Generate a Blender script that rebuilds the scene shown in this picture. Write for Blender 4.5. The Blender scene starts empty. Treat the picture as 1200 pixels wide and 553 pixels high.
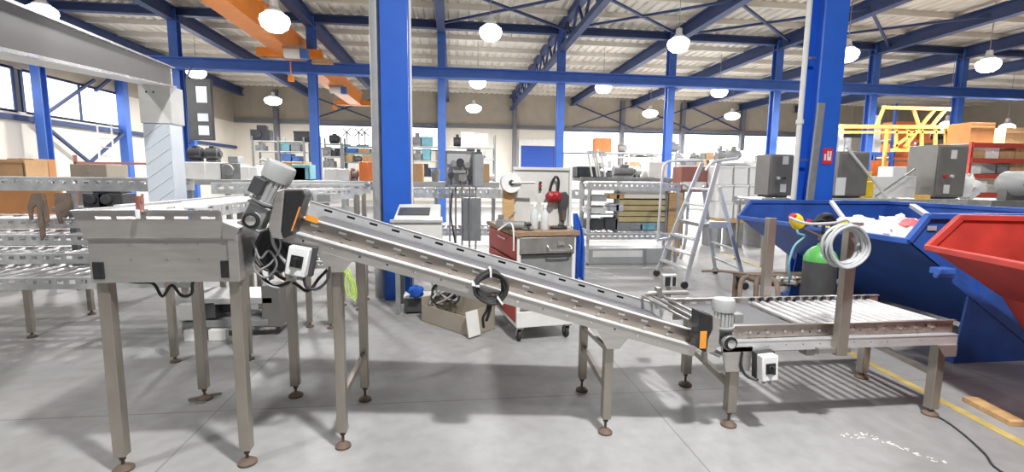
import bpy, bmesh, math, random
from mathutils import Vector, Matrix
random.seed(11)
SC = bpy.context.scene
COL = SC.collection
R_ = math.radians

# ---------------------------------------------------------------- camera
F_PX, HOR, ROLL, YAW, CAM_Z = 560.0, 208.0, .7, 7.0, 1.6
_p = math.atan((276.5 - HOR) / F_PX); _r = R_(ROLL); _a = R_(YAW)
_fh = Vector((math.sin(_a), math.cos(_a), 0)); _rt = Vector((math.cos(_a), -math.sin(_a), 0)); _z = Vector((0, 0, 1))
FWD = _fh * math.cos(_p) - _z * math.sin(_p); _up = _fh * math.sin(_p) + _z * math.cos(_p)
RT = _rt * math.cos(_r) + _up * math.sin(_r); UP = -_rt * math.sin(_r) + _up * math.cos(_r)
cd = bpy.data.cameras.new('camera'); cam = bpy.data.objects.new('camera', cd); COL.objects.link(cam)
cd.sensor_fit = 'HORIZONTAL'; cd.sensor_width = 36.0; cd.lens = 36.0 * F_PX / 1200.0
cd.clip_start = .05; cd.clip_end = 200
cam.matrix_world = Matrix(((RT.x, UP.x, -FWD.x, 0), (RT.y, UP.y, -FWD.y, 0), (RT.z, UP.z, -FWD.z, CAM_Z), (0, 0, 0, 1)))
SC.camera = cam

def ray(x, y): return RT * (x - 600) - UP * (y - 276.5) + FWD * F_PX
def at(x, y, Y):
    d = ray(x, y); return Vector((0, 0, CAM_Z)) + d * (Y / d.y)
def atz(x, y, Z=0.0):
    d = ray(x, y); return Vector((0, 0, CAM_Z)) + d * ((Z - CAM_Z) / d.z)

# ---------------------------------------------------------------- materials
def mat(name, c, rough=.5, metal=0.0, var=.06, scale=6.0, bump=0.0, emit=0.0, spec=.5, stretch=None, alpha=1.0, trans=0.0, rvar=.08):
    m = bpy.data.materials.new(name); m.use_nodes = True
    nt = m.node_tree; N = nt.nodes; L = nt.links
    b = N['Principled BSDF']
    b.inputs['Roughness'].default_value = rough; b.inputs['Metallic'].default_value = metal
    b.inputs['Specular IOR Level'].default_value = spec
    b.inputs['Alpha'].default_value = alpha
    b.inputs['Transmission Weight'].default_value = trans
    tc = N.new('ShaderNodeTexCoord'); mp = N.new('ShaderNodeMapping'); L.new(tc.outputs['Object'], mp.inputs['Vector'])
    if stretch: mp.inputs['Scale'].default_value = stretch
    nz = N.new('ShaderNodeTexNoise'); nz.inputs['Scale'].default_value = scale; nz.inputs['Detail'].default_value = 5
    L.new(mp.outputs['Vector'], nz.inputs['Vector'])
    cr = N.new('ShaderNodeValToRGB')
    cr.color_ramp.elements[0].position = .3; cr.color_ramp.elements[1].position = .7
    cr.color_ramp.elements[0].color = tuple(max(0, v * (1 - var * 1.6)) for v in c) + (1,)
    cr.color_ramp.elements[1].color = tuple(min(1, v * (1 + var)) for v in c) + (1,)
    L.new(nz.outputs['Fac'], cr.inputs['Fac']); L.new(cr.outputs['Color'], b.inputs['Base Color'])
    if rvar:
        mr = N.new('ShaderNodeMapRange'); mr.inputs['To Min'].default_value = max(.03, rough - rvar); mr.inputs['To Max'].default_value = min(1, rough + rvar)
        L.new(nz.outputs['Fac'], mr.inputs['Value']); L.new(mr.outputs['Result'], b.inputs['Roughness'])
    if bump:
        bp = N.new('ShaderNodeBump'); bp.inputs['Strength'].default_value = bump; bp.inputs['Distance'].default_value = .01
        L.new(nz.outputs['Fac'], bp.inputs['Height']); L.new(bp.outputs['Normal'], b.inputs['Normal'])
    if emit:
        b.inputs['Emission Color'].default_value = tuple(c) + (1,); b.inputs['Emission Strength'].default_value = emit
    return m

def srgb(r, g, b):
    f = lambda v: ((v / 255 + .055) / 1.055) ** 2.4 if v > 10 else v / 255 / 12.92
    return (f(r), f(g), f(b))

M = {}
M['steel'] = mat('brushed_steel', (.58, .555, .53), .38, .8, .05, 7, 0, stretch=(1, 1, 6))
M['steel_d'] = mat('dull_steel', (.40, .39, .37), .45, .8, .10, 9)
M['bright'] = mat('bright_steel', (.80, .80, .80), .25, .9, .04, 12)
M['leg'] = mat('leg_steel', (.40, .365, .32), .38, .75, .10, 7, stretch=(1, 1, .4))
M['galv'] = mat('galvanised', (.62, .63, .63), .45, .55, .10, 14)
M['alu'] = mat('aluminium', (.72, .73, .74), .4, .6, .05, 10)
M['roller'] = mat('roller_zinc', (.74, .74, .75), .4, .55, .03, 10)
M['red_d'] = mat('dull_red', srgb(150, 98, 88), .6, 0, .1, 6)
M['board'] = mat('board_grey', srgb(206, 206, 202), .5, 0, .04, 5)
M['white_m'] = mat('lit_edge', (.86, .86, .86), .35, .35, .02, 10)  # near-white steel, light on upper edges put into the colour
M['arm_d'] = mat('arm_shade', srgb(58, 53, 48), .4, 0, .2, 3)
M['far_grey'] = mat('far_steel', srgb(112, 114, 122), .55, 0, .06, 3)
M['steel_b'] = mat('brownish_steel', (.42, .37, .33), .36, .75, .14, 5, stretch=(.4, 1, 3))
M['belt'] = mat('grey_belt', srgb(98, 98, 101), .6, 0, .05, 20)
M['belt_w'] = mat('white_belt', srgb(225, 226, 226), .5, 0, .03, 6)
M['black'] = mat('black_plastic', (.022, .022, .024), .4, 0, .2, 8)
M['rubber'] = mat('black_rubber', (.03, .03, .03), .7, 0, .2, 8)
M['cable'] = mat('dark_cable', (.035, .036, .04), .5, 0, .2, 8)
M['cable_g'] = mat('grey_cable', srgb(170, 172, 174), .5, 0, .06, 8)
M['white'] = mat('white_plastic', srgb(232, 233, 232), .4, 0, .03, 6)
M['white_p'] = mat('white_paint', srgb(222, 222, 218), .5, 0, .05, 5)
M['grey_p'] = mat('grey_paint', srgb(168, 170, 170), .45, .1, .06, 6)
M['grey_m'] = mat('machine_grey', srgb(140, 142, 142), .5, .2, .10, 8)
M['grey_d'] = mat('dark_grey', srgb(72, 73, 75), .5, .1, .12, 8)
M['cab'] = mat('cabinet_grey', srgb(128, 126, 122), .45, .3, .05, 4)
M['blue_c'] = mat('column_blue', srgb(36, 98, 204), .45, 0, .05, 3)
M['blue_b'] = mat('beam_blue', srgb(62, 104, 186), .5, 0, .07, 3)
M['blue_n'] = mat('rafter_blue', srgb(50, 66, 108), .55, 0, .08, 3)
M['blue_s'] = mat('skip_blue', srgb(46, 88, 170), .45, 0, .16, 4, .05)
M['blue_cl'] = mat('cloth_blue', srgb(36, 92, 190), .9, 0, .15, 14, .3)
M['red_s'] = mat('skip_red', srgb(186, 62, 54), .5, 0, .20, 3, .05)
M['red'] = mat('drawer_red', srgb(170, 62, 52), .5, 0, .07, 6)
M['red_p'] = mat('red_plastic', srgb(200, 40, 44), .4, 0, .06, 6)
M['orange'] = mat('crane_orange', srgb(236, 138, 40), .35, 0, .07, 3)
M['orange_l'] = mat('rack_orange', srgb(226, 124, 66), .5, 0, .08, 5)
M['yellow'] = mat('safety_yellow', srgb(236, 200, 40), .5, 0, .07, 5)
M['yellow_o'] = mat('gantry_yellow', srgb(238, 182, 88), .5, 0, .07, 5)
M['green'] = mat('cylinder_green', srgb(84, 164, 80), .4, 0, .06, 6)
M['green_y'] = mat('earth_green', srgb(168, 200, 70), .5, 0, .06, 40)
M['wood'] = mat('wood', srgb(196, 160, 112), .7, 0, .14, 5, .1, stretch=(1, 8, 8))
M['wood_d'] = mat('worn_wood', srgb(150, 124, 98), .7, 0, .18, 6, .1, stretch=(8, 1, 8))
M['wood_y'] = mat('yellow_board', srgb(188, 172, 126), .65, 0, .10, 4, .1)
M['card'] = mat('cardboard', srgb(188, 152, 112), .8, 0, .08, 4)
M['card_d'] = mat('brown_board', srgb(196, 136, 88), .75, 0, .10, 3)
M['card_g'] = mat('grey_board', srgb(158, 150, 136), .8, 0, .06, 4)
M['cloth_b'] = mat('brown_cloth', srgb(124, 108, 96), .9, 0, .2, 12, .3)
M['rust'] = mat('rusty_steel', srgb(112, 96, 84), .7, .3, .2, 10, .1)
M['film'] = mat('protective_film', srgb(216, 224, 234), .25, .1, .03, 4, .12)
M['glass'] = mat('window_light', (.93, .96, 1.0), .4, 0, .02, 1, emit=2.6)
M['lens'] = mat('lamp_lens', (1, .97, .93), .4, 0, 0, 1, emit=16)
M['wall_l'] = mat('wall_cream', srgb(222, 216, 204), .7, 0, .03, 1.5)
M['wall_u'] = mat('wall_beige_shaded', srgb(176, 166, 150), .75, 0, .05, 2)  # beige darkened to carry the shade on the upper walls
M['deck'] = mat('roof_deck', srgb(222, 216, 204), .6, 0, .06, 1.5)
M['purl'] = mat('purlin_grey', srgb(214, 207, 195), .6, 0, .06, 2)
M['door_b'] = mat('door_blue', srgb(30, 76, 170), .5, 0, .04, 3)
M['sticker'] = mat('sticker_orange', srgb(238, 158, 60), .5, 0, .05, 10)
M['sign'] = mat('sign_red', srgb(214, 48, 60), .5, 0, .03, 10)
M['mark_y'] = mat('line_yellow', srgb(186, 166, 98), .75, 0, .22, 7)
M['chalk'] = mat('scuff_white', srgb(226, 224, 220), .8, 0, .08, 30)
M['clear'] = mat('bottle_plastic', srgb(224, 228, 230), .25, 0, .03, 8, alpha=.75)
M['teal'] = mat('crate_teal', srgb(120, 176, 190), .5, 0, .06, 6)
M['bluebox'] = mat('crate_blue', srgb(70, 110, 176), .5, 0, .08, 6)
M['darkbox'] = mat('crate_dark', srgb(58, 60, 66), .6, 0, .12, 6)

def floor_mat():
    m = bpy.data.materials.new('concrete_floor'); m.use_nodes = True
    nt = m.node_tree; N = nt.nodes; L = nt.links; b = N['Principled BSDF']
    tc = N.new('ShaderNodeTexCoord')
    n1 = N.new('ShaderNodeTexNoise'); n1.inputs['Scale'].default_value = .9; n1.inputs['Detail'].default_value = 8; n1.inputs['Roughness'].default_value = .6
    n2 = N.new('ShaderNodeTexNoise'); n2.inputs['Scale'].default_value = 9; n2.inputs['Detail'].default_value = 8
    L.new(tc.outputs['Object'], n1.inputs['Vector']); L.new(tc.outputs['Object'], n2.inputs['Vector'])
    r1 = N.new('ShaderNodeValToRGB'); r1.color_ramp.elements[0].position = .32; r1.color_ramp.elements[1].position = .68
    r1.color_ramp.elements[0].color = srgb(139, 138, 137) + (1,); r1.color_ramp.elements[1].color = srgb(160, 160, 160) + (1,)
    L.new(n1.outputs['Fac'], r1.inputs['Fac'])
    r2 = N.new('ShaderNodeValToRGB'); r2.color_ramp.elements[0].position = .35; r2.color_ramp.elements[1].position = .6
    r2.color_ramp.elements[0].color = (.86, .86, .85, 1); r2.color_ramp.elements[1].color = (1, 1, 1, 1)
    L.new(n2.outputs['Fac'], r2.inputs['Fac'])
    mx = N.new('ShaderNodeMixRGB'); mx.blend_type = 'MULTIPLY'; mx.inputs['Fac'].default_value = .8
    L.new(r1.outputs['Color'], mx.inputs['Color1']); L.new(r2.outputs['Color'], mx.inputs['Color2'])
    br = N.new('ShaderNodeTexBrick'); br.inputs['Scale'].default_value = 1.0; br.inputs['Mortar Size'].default_value = .006
    br.inputs['Brick Width'].default_value = 3.0; br.inputs['Row Height'].default_value = 3.0; br.offset = 0
    br.inputs['Color1'].default_value = (1, 1, 1, 1); br.inputs['Color2'].default_value = (1, 1, 1, 1); br.inputs['Mortar'].default_value = (.66, .65, .64, 1)
    mp = N.new('ShaderNodeMapping'); mp.inputs['Location'].default_value = (.9, .7, 0); L.new(tc.outputs['Object'], mp.inputs['Vector']); L.new(mp.outputs['Vector'], br.inputs['Vector'])
    m2 = N.new('ShaderNodeMixRGB'); m2.blend_type = 'MULTIPLY'; m2.inputs['Fac'].default_value = 1
    L.new(mx.outputs['Color'], m2.inputs['Color1']); L.new(br.outputs['Color'], m2.inputs['Color2']); L.new(m2.outputs['Color'], b.inputs['Base Color'])
    mr = N.new('ShaderNodeMapRange'); mr.inputs['To Min'].default_value = .42; mr.inputs['To Max'].default_value = .66
    L.new(n1.outputs['Fac'], mr.inputs['Value']); L.new(mr.outputs['Result'], b.inputs['Roughness'])
    return m
M['floor'] = floor_mat()

# ---------------------------------------------------------------- mesh builder
def basis(p0, p1, up=(0, 0, 1)):
    d = (Vector(p1) - Vector(p0)); l = d.length; d.normalize(); u = Vector(up)
    if abs(d.dot(u)) > .98: u = Vector((0, 1, 0)) if abs(d.y) < .9 else Vector((1, 0, 0))
    s = d.cross(u).normalized(); u = s.cross(d).normalized()
    return d, s, u, l

class MB:
    def __init__(s): s.bm = bmesh.new()
    def poly(s, vs, fs):
        v = [s.bm.verts.new(Vector(p)) for p in vs]
        for f in fs:
            try: s.bm.faces.new([v[i] for i in f])
            except ValueError: pass
        return s
    def hexa(s, P):
        return s.poly(P, [(0, 3, 2, 1), (4, 5, 6, 7), (0, 1, 5, 4), (1, 2, 6, 5), (2, 3, 7, 6), (3, 0, 4, 7)])
    def box(s, x0, x1, y0, y1, z0, z1):
        return s.hexa([(x0, y0, z0), (x1, y0, z0), (x1, y1, z0), (x0, y1, z0), (x0, y0, z1), (x1, y0, z1), (x1, y1, z1), (x0, y1, z1)])
    def bar(s, p0, p1, w, h, up=(0, 0, 1)):
        d, sd, u, l = basis(p0, p1, up); p0 = Vector(p0); p1 = Vector(p1); a = sd * (w / 2); b = u * (h / 2)
        return s.hexa([p0 - a - b, p0 + a - b, p1 + a - b, p1 - a - b, p0 - a + b, p0 + a + b, p1 + a + b, p1 - a + b])
    def cyl(s, p0, p1, r0, r1=None, n=16):
        r1 = r0 if r1 is None else r1
        d, sd, u, l = basis(p0, p1); p0 = Vector(p0); p1 = Vector(p1)
        vs = []
        for p, r in ((p0, r0), (p1, r1)):
            for i in range(n):
                t = 2 * math.pi * i / n; vs.append(p + sd * (math.cos(t) * r) + u * (math.sin(t) * r))
        return s.poly(vs, [tuple(range(n))[::-1], tuple(range(n, 2 * n))] + [(i, (i + 1) % n, n + (i + 1) % n, n + i) for i in range(n)])
    def lathe(s, c, prof, n=20, axis=(0, 0, 1)):
        ax = Vector(axis).normalized(); c = Vector(c)
        d, sd, u, l = basis((0, 0, 0), ax, (0, 1, 0) if abs(ax.y) < .9 else (1, 0, 0))
        vs = []; m = len(prof)
        for r, z in prof:
            for i in range(n):
                t = 2 * math.pi * i / n; vs.append(c + ax * z + sd * (math.cos(t) * max(r, 1e-4)) + u * (math.sin(t) * max(r, 1e-4)))
        fs = [(k * n + i, k * n + (i + 1) % n, (k + 1) * n + (i + 1) % n, (k + 1) * n + i) for k in range(m - 1) for i in range(n)]
        fs += [tuple(range(n))[::-1], tuple(range((m - 1) * n, m * n))]
        return s.poly(vs, fs)
    def tube(s, pts, r, n=8, closed=False, res=5):
        P = [Vector(p) for p in pts]; Q = []
        k = len(P); rng = range(k if closed else k - 1)
        g = (lambda i: P[i % k]) if closed else (lambda i: P[max(0, min(k - 1, i))])
        for i in rng:
            a, b, c, d = g(i - 1), g(i), g(i + 1), g(i + 2)
            for j in range(res):
                t = j / res
                Q.append(.5 * ((2 * b) + (c - a) * t + (2 * a - 5 * b + 4 * c - d) * t * t + (3 * b - a - 3 * c + d) * t ** 3))
        if not closed: Q.append(P[-1])
        m = len(Q); vs = []; u = None
        for i in range(m):
            t = (Q[(i + 1) % m] - Q[i - 1]) if closed else (Q[min(m - 1, i + 1)] - Q[max(0, i - 1)])
            if t.length < 1e-9: t = Vector((0, 0, 1))
            t.normalize()
            if u is None: u = t.orthogonal().normalized()
            u = (u - t * u.dot(t)); u = u.normalized() if u.length > 1e-6 else t.orthogonal().normalized()
            w = t.cross(u)
            for j in range(n):
                q = 2 * math.pi * j / n; vs.append(Q[i] + u * (math.cos(q) * r) + w * (math.sin(q) * r))
        fs = [(i * n + j, i * n + (j + 1) % n, ((i + 1) % m) * n + (j + 1) % n, ((i + 1) % m) * n + j) for i in range(m if closed else m - 1) for j in range(n)]
        if not closed: fs += [tuple(range(n))[::-1], tuple(range((m - 1) * n, m * n))]
        return s.poly(vs, fs)
    def path(s, pts, r, n=8):      # straight-segment pipe
        for a, b in zip(pts[:-1], pts[1:]): s.cyl(a, b, r, n=n)
        return s
    def prism(s, pts, axis, a, b):
        k = len(pts)
        f = {'y': lambda p, t: (p[0], t, p[1]), 'x': lambda p, t: (t, p[0], p[1]), 'z': lambda p, t: (p[0], p[1], t)}[axis]
        vs = [f(p, a) for p in pts] + [f(p, b) for p in pts]
        return s.poly(vs, [tuple(range(k))[::-1], tuple(range(k, 2 * k))] + [(i, (i + 1) % k, k + (i + 1) % k, k + i) for i in range(k)])
    def ball(s, c, r, sc=(1, 1, 1), n=12):
        prof = [(math.sin(math.pi * i / 8) * 1.0, -math.cos(math.pi * i / 8)) for i in range(9)]
        vs = []
        for rr, z in prof:
            for i in range(n):
                t = 2 * math.pi * i / n
                vs.append((c[0] + math.cos(t) * max(rr, 1e-3) * r * sc[0], c[1] + math.sin(t) * max(rr, 1e-3) * r * sc[1], c[2] + z * r * sc[2]))
        return s.poly(vs, [(k * n + i, k * n + (i + 1) % n, (k + 1) * n + (i + 1) % n, (k + 1) * n + i) for k in range(8) for i in range(n)] + [tuple(range(n))[::-1], tuple(range(8 * n, 9 * n))])
    def slotted(s, p0, p1, h, t, slots, v0, v1, up=(0, 0, 1), side=1):
        """one plate from p0 to p1 (its lower edge), height h, thickness t, with slots [(a, b)] cut between heights v0 and v1"""
        d, sd, u, l = basis(p0, p1, up); p0 = Vector(p0)
        xs = sorted({0.0, l} | {q for ab in slots for q in ab}); zs = [0, v0, v1, h]
        bm = bmesh.new(); V = {}
        def v(i, j):
            if (i, j) not in V: V[i, j] = bm.verts.new(p0 + d * xs[i] + u * zs[j])
            return V[i, j]
        for i in range(len(xs) - 1):
            c = (xs[i] + xs[i + 1]) / 2
            hole = any(a < c < b for a, b in slots)
            for j in range(3):
                if hole and j == 1: continue
                bm.faces.new((v(i, j), v(i + 1, j), v(i + 1, j + 1), v(i, j + 1)))
        bm.normal_update(); bmesh.ops.solidify(bm, geom=bm.faces[:], thickness=t * side)
        bm.verts.index_update()
        vs = [w.co.copy() for w in bm.verts]; fs = [tuple(w.index for w in f.verts) for f in bm.faces]
        bm.free()
        return s.poly(vs, fs)
    def xf(s, mtx): bmesh.ops.transform(s.bm, matrix=mtx, verts=s.bm.verts[:]); return s
    def build(s, name, m, parent=None, bevel=0.0, local=False, sharp=32, label=None):
        bm = s.bm
        bmesh.ops.recalc_face_normals(bm, faces=bm.faces[:])
        off = Vector((0, 0, 0))
        if parent is None:
            vs = [v.co for v in bm.verts]
            off = Vector(((min(v.x for v in vs) + max(v.x for v in vs)) / 2, (min(v.y for v in vs) + max(v.y for v in vs)) / 2, min(v.z for v in vs)))
        elif not local:
            q = parent
            while q is not None: off += q.location; q = q.parent
        if off.length: bmesh.ops.translate(bm, vec=-off, verts=bm.verts[:])
        bm.normal_update(); ca = math.radians(sharp)
        for f in bm.faces: f.smooth = True
        for e in bm.edges:
            e.smooth = len(e.link_faces) == 2 and e.calc_face_angle(9) < ca
        me = bpy.data.meshes.new(name); bm.to_mesh(me); bm.free(); me.materials.append(M[m] if isinstance(m, str) else m)
        o = bpy.data.objects.new(name, me); COL.objects.link(o)
        if parent is None: o.location = off
        else: o.parent = parent
        if bevel:
            b = o.modifiers.new('bevel', 'BEVEL'); b.width = bevel; b.segments = 2; b.limit_method = 'ANGLE'; b.angle_limit = R_(40)
        if label: o['label'] = label
        return o

def tag(o, label, cat, group=None, kind=None):
    o['label'] = label; o['category'] = cat
    if group: o['group'] = group
    if kind: o['kind'] = kind
    return o
def thing(name, label, cat, loc=(0, 0, 0), rz=0, group=None):
    o = bpy.data.objects.new(name, None); COL.objects.link(o); o.location = loc; o.rotation_euler = (0, 0, rz); o.empty_display_size = .1
    return tag(o, label, cat, group)
def struct(mb, name, m, bevel=0.0):
    o = mb.build(name, m, None, bevel); o['kind'] = 'structure'; return o
def copy_part(o, parent, delta):
    c = o.copy(); COL.objects.link(c); c.parent = parent; c.location = o.location + Vector(delta); return c

# ================================================================ THE HALL
XL, YF, XR, ZR = -13.4, 32.0, 36.0, 7.0
ROW = 17.0
struct(MB().box(XL, XR, -6, YF, -.1, 0), 'floor', 'floor')
# corrugated roof deck: real ribs running in depth
prof = []; x = XL
while x < XR:
    prof += [(x, ZR), (x + .16, ZR), (x + .20, ZR + .06), (x + .30, ZR + .06), (x + .34, ZR)]; x += .34
mb = MB(); n = len(prof)
mb.poly([(p[0], 3.0, p[1]) for p in prof] + [(p[0], YF, p[1]) for p in prof], [(i, i + 1, n + i + 1, n + i) for i in range(n - 1)])
struct(mb, 'ceiling', 'deck')
# side wall: wainscot, window band, upper band
def ribbed(x0, x1, z0, z1, y, step=.5):
    m = MB(); m.box(x0, x1, y, y + .12, z0, z1)
    k = x0 + step
    while k < x1 - .05: m.box(k - .015, k + .015, y - .012, y + .001, z0, z1); k += step
    return m
W0, W1 = 3.45, 4.75
mb = MB(); mb.box(XL - .12, XL, 3, YF, 0, W0)
struct(mb, 'wall_left', 'wall_l')
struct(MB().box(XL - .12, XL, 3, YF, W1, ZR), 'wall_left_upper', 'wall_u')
struct(MB().box(XL - .12, XL, 21.9, YF, W0, W1), 'wall_left_panel', 'wall_l')
def window(i, p0, p1, z0, z1, div):
    """frame with panes on a wall line from p0 to p1"""
    d = Vector(p1) - Vector(p0); L = d.length; d.normalize(); nrm = Vector((d.y, -d.x, 0))
    m = MB()
    for zz in (z0, z1): m.bar(Vector(p0) + Vector((0, 0, zz)), Vector(p1) + Vector((0, 0, zz)), .10, .08)
    k = int(div)
    for j in range(k + 1):
        q = Vector(p0) + d * (L * j / k); m.bar(q + Vector((0, 0, z0)), q + Vector((0, 0, z1)), .06, .10)
    o = struct(m, 'window_%d' % i, 'blue_n')
    g = MB(); q = Vector(p0) ; e = Vector(p1); t = nrm * .01
    g.poly([q + Vector((0, 0, z0)) - t, e + Vector((0, 0, z0)) - t, e + Vector((0, 0, z1)) - t, q + Vector((0, 0, z1)) - t], [(0, 1, 2, 3)])
    g.build('pane', 'glass', o)
window(1, (XL - .05, 3, 0), (XL - .05, 16.9, 0), W0, W1, 4)
window(2, (XL - .05, 17.2, 0), (XL - .05, 21.9, 0), W0, W1, 2)
# far wall
FW0, FW1 = 3.3, 4.75
mb = ribbed(XL, 4.3, 0, FW0, YF); struct(mb, 'wall_far', 'wall_l')
struct(ribbed(6.9, XR, 0, FW0, YF), 'wall_far_lower', 'wall_l')
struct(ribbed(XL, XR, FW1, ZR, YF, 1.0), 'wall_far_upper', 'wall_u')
struct(ribbed(XL, -8.6, FW0, FW1, YF), 'wall_far_panel', 'wall_l')
struct(ribbed(-.9, 4.3, FW0, FW1, YF), 'wall_far_panel', 'wall_l')
struct(ribbed(6.9, 7.0, FW0, FW1, YF), 'wall_far_panel', 'wall_l')
struct(ribbed(4.3, 6.9, 4.0, FW1, YF), 'wall_far_panel', 'wall_l')
struct(ribbed(24.5, XR, FW0, FW1, YF), 'wall_far_panel', 'wall_l')
for i, (a, b, dv) in enumerate([(-8.6, -4.6, 1), (-4.6, -.9, 1), (7.0, 11.3, 1), (11.3, 15.6, 1), (15.6, 20.0, 1), (20.0, 24.5, 1)]):
    window(3 + i, (a, YF + .03, 0), (b, YF + .03, 0), FW0, FW1, dv)
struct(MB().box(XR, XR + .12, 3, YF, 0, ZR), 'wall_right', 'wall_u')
# horizontal wall rails
struct(MB().box(XL, XL + .14, 3, YF - .2, W0 - .28, W0 - .12), 'trim_1', 'blue_n')
struct(MB().box(XL, XR, YF - .14, YF, FW1 + .05, FW1 + .25), 'trim_2', 'far_grey')
# blue roller door in the far wall
d = struct(MB().box(4.3, 4.45, YF - .08, YF + .1, 0, 3.8).box(6.75, 6.9, YF - .08, YF + .1, 0, 3.8).box(4.3, 6.9, YF - .1, YF + .1, 3.72, 4.15), 'door_1', 'white_p')
mb = MB()
for k in range(26): mb.box(4.45, 6.75, YF + .02, YF + .06, k * .145, k * .145 + .137)
mb.build('curtain', 'door_b', d)

def hcol(x, y, z0, z1, w, dp, name, m, t=.035):
    k = MB().box(x - w / 2, x + w / 2, y, y + t, z0, z1).box(x - w / 2, x + w / 2, y + dp - t, y + dp, z0, z1).box(x - t / 2, x + t / 2, y + t, y + dp - t, z0, z1)
    return struct(k, name, m)
def hbeam(p0, p1, w, h, name, m, t=.04):
    d, s, u, l = basis(p0, p1); p0 = Vector(p0); p1 = Vector(p1); k = MB()
    k.bar(p0 + u * (h / 2 - t / 2), p1 + u * (h / 2 - t / 2), w, t); k.bar(p0 - u * (h / 2 - t / 2), p1 - u * (h / 2 - t / 2), w, t); k.bar(p0, p1, t, h - 2 * t)
    return struct(k, name, m)
colX = [-12.9, -8.85, -4.65, -.40, 3.78, 7.85, 12.0, 16.0, 19.8, 24.0]
for i, x in enumerate(colX):
    hcol(x, ROW, 0, 6.75, .26, .28, 'column', 'blue_b')
hbeam((XL + .2, ROW - .06, 5.08), (30, ROW - .06, 5.10), .34, .36, 'crane_beam', 'blue_b')
hbeam((XL + .2, ROW + .2, 6.72), (30, ROW + .2, 6.72), .22, .26, 'tie_beam', 'blue_n')
for i, x in enumerate(colX):
    if i == 4:
        continue
    hbeam((x, 8.0, 6.62), (x, YF, 6.62), .26, .44, 'rafter', 'blue_n')
# lattice truss over the middle column
def truss(x):
    k = MB(); z0, z1 = 6.05, 6.85
    k.bar((x, 8, z1), (x, YF, z1), .24, .2); k.bar((x, 8, z0), (x, YF, z0), .2, .18)
    y = 8.2; up = True
    while y < YF - .7:
        k.bar((x, y, z0 if up else z1), (x, y + .75, z1 if up else z0), .07, .07); y += .75; up = not up
    return struct(k, 'roof_truss', 'blue_n')
truss(3.78)
y = 9.3
while y < YF:
    struct(MB().box(XL, XR, y - .05, y + .05, 6.82, 6.99), 'purlin', 'purl'); y += 1.65
# roof bracing rods
for i in range(1, len(colX) - 1):
    x0, x1 = colX[i], colX[i + 1]
    if i in (3, 4, 5, 6):
        for a, b in ((13.2, 16.6), (16.6, 13.2)): struct(MB().bar((x0, a, 6.6), (x1, b, 6.6), .07, .07), 'brace', 'blue_n')
    if i in (1, 5, 6, 7):
        for a, b in ((5.0, 6.5), (6.5, 5.0)): struct(MB().bar((x0, 31.6, a), (x1, 31.6, b), .08, .08), 'brace', 'blue_n')
# side wall columns and cross brace
for y in (21.4, 26.5): struct(MB().box(XL, XL + .3, y, y + .3, 0, 6.8), 'column', 'blue_b')
for (a, za), (b, zb) in (((17.4, 3.2), (21.4, .7)), ((17.4, .7), (21.4, 3.2)), ((17.4, 3.3), (20.0, 5.0)), ((20.0, 4.6), (21.4, 5.6))):
    struct(MB().bar((XL + .2, a, za), (XL + .2, b, zb), .09, .09), 'brace', 'blue_n')
for x in (-10.9, -8.6, -4.6, -.9, 4.0, 7.1, 11.3, 15.6, 20.0, 24.5):
    struct(MB().box(x - .13, x + .13, YF - .35, YF, 0, 6.8), 'far_column', 'far_grey')
# front columns
colL = hcol(-.72, 6.2, 0, ZR, .33, .36, 'column', 'blue_c')
colR = hcol(5.16, 6.2, 0, ZR, .34, .37, 'column', 'blue_c')
struct(MB().cyl((-.97, 6.42, 0), (-.97, 6.42, ZR), .075), 'pipe', 'grey_p')
struct(MB().cyl((-.52, 6.16, 0), (-.52, 6.16, ZR), .014, n=8), 'conduit', 'white_p')
struct(MB().cyl((4.86, 6.36, 0), (4.86, 6.36, ZR), .035, n=10).cyl((4.86, 6.36, 2.4), (4.86, 6.36, 2.46), .05, n=10), 'pipe', 'white_p')
for zz in (1.9, 3.3): MB().bar((4.86, 6.36, zz), (5.02, 6.36, zz), .03, .03).build('clamp', 'steel_d', bpy.data.objects['pipe.001'])
# floor markings
def strip(pts, w, name, m, z=.002):
    k = MB()
    for a, b in zip(pts[:-1], pts[1:]):
        k.bar((a[0], a[1], z), (b[0], b[1], z), w, .003)
    return struct(k, name, m)
strip([(3.80, 4.9), (3.74, 4.23), (3.50, 2.38), (3.42, 1.7)], .07, 'floor_marking', 'mark_y')
a = atz(845, 297); b = atz(905, 318)
strip([(a.x, a.y), (b.x, b.y)], .07, 'floor_marking', 'mark_y')
k = MB(); q = [atz(*p) for p in ((985, 510), (1000, 512), (1012, 508), (1022, 512), (1040, 519), (1062, 527), (1085, 536), (1105, 541))]
for i, (a, b) in enumerate(zip(q[:-1], q[1:])):
    for j in range(3):
        for r_ in range(2):
            o1 = Vector((random.uniform(-.015, .015), random.uniform(-.03, .03), .0015)); o2 = Vector((random.uniform(-.01, .01), random.uniform(-.02, .02), 0)); f0 = random.uniform(0, .15)
            k.bar(a.lerp(b, j / 3 + f0) + o1, a.lerp(b, j / 3 + f0 + random.uniform(.1, .3)) + o1 + o2, random.uniform(.003, .012), .002)
sc = struct(k, 'floor_scuff_marking', 'chalk')

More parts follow.
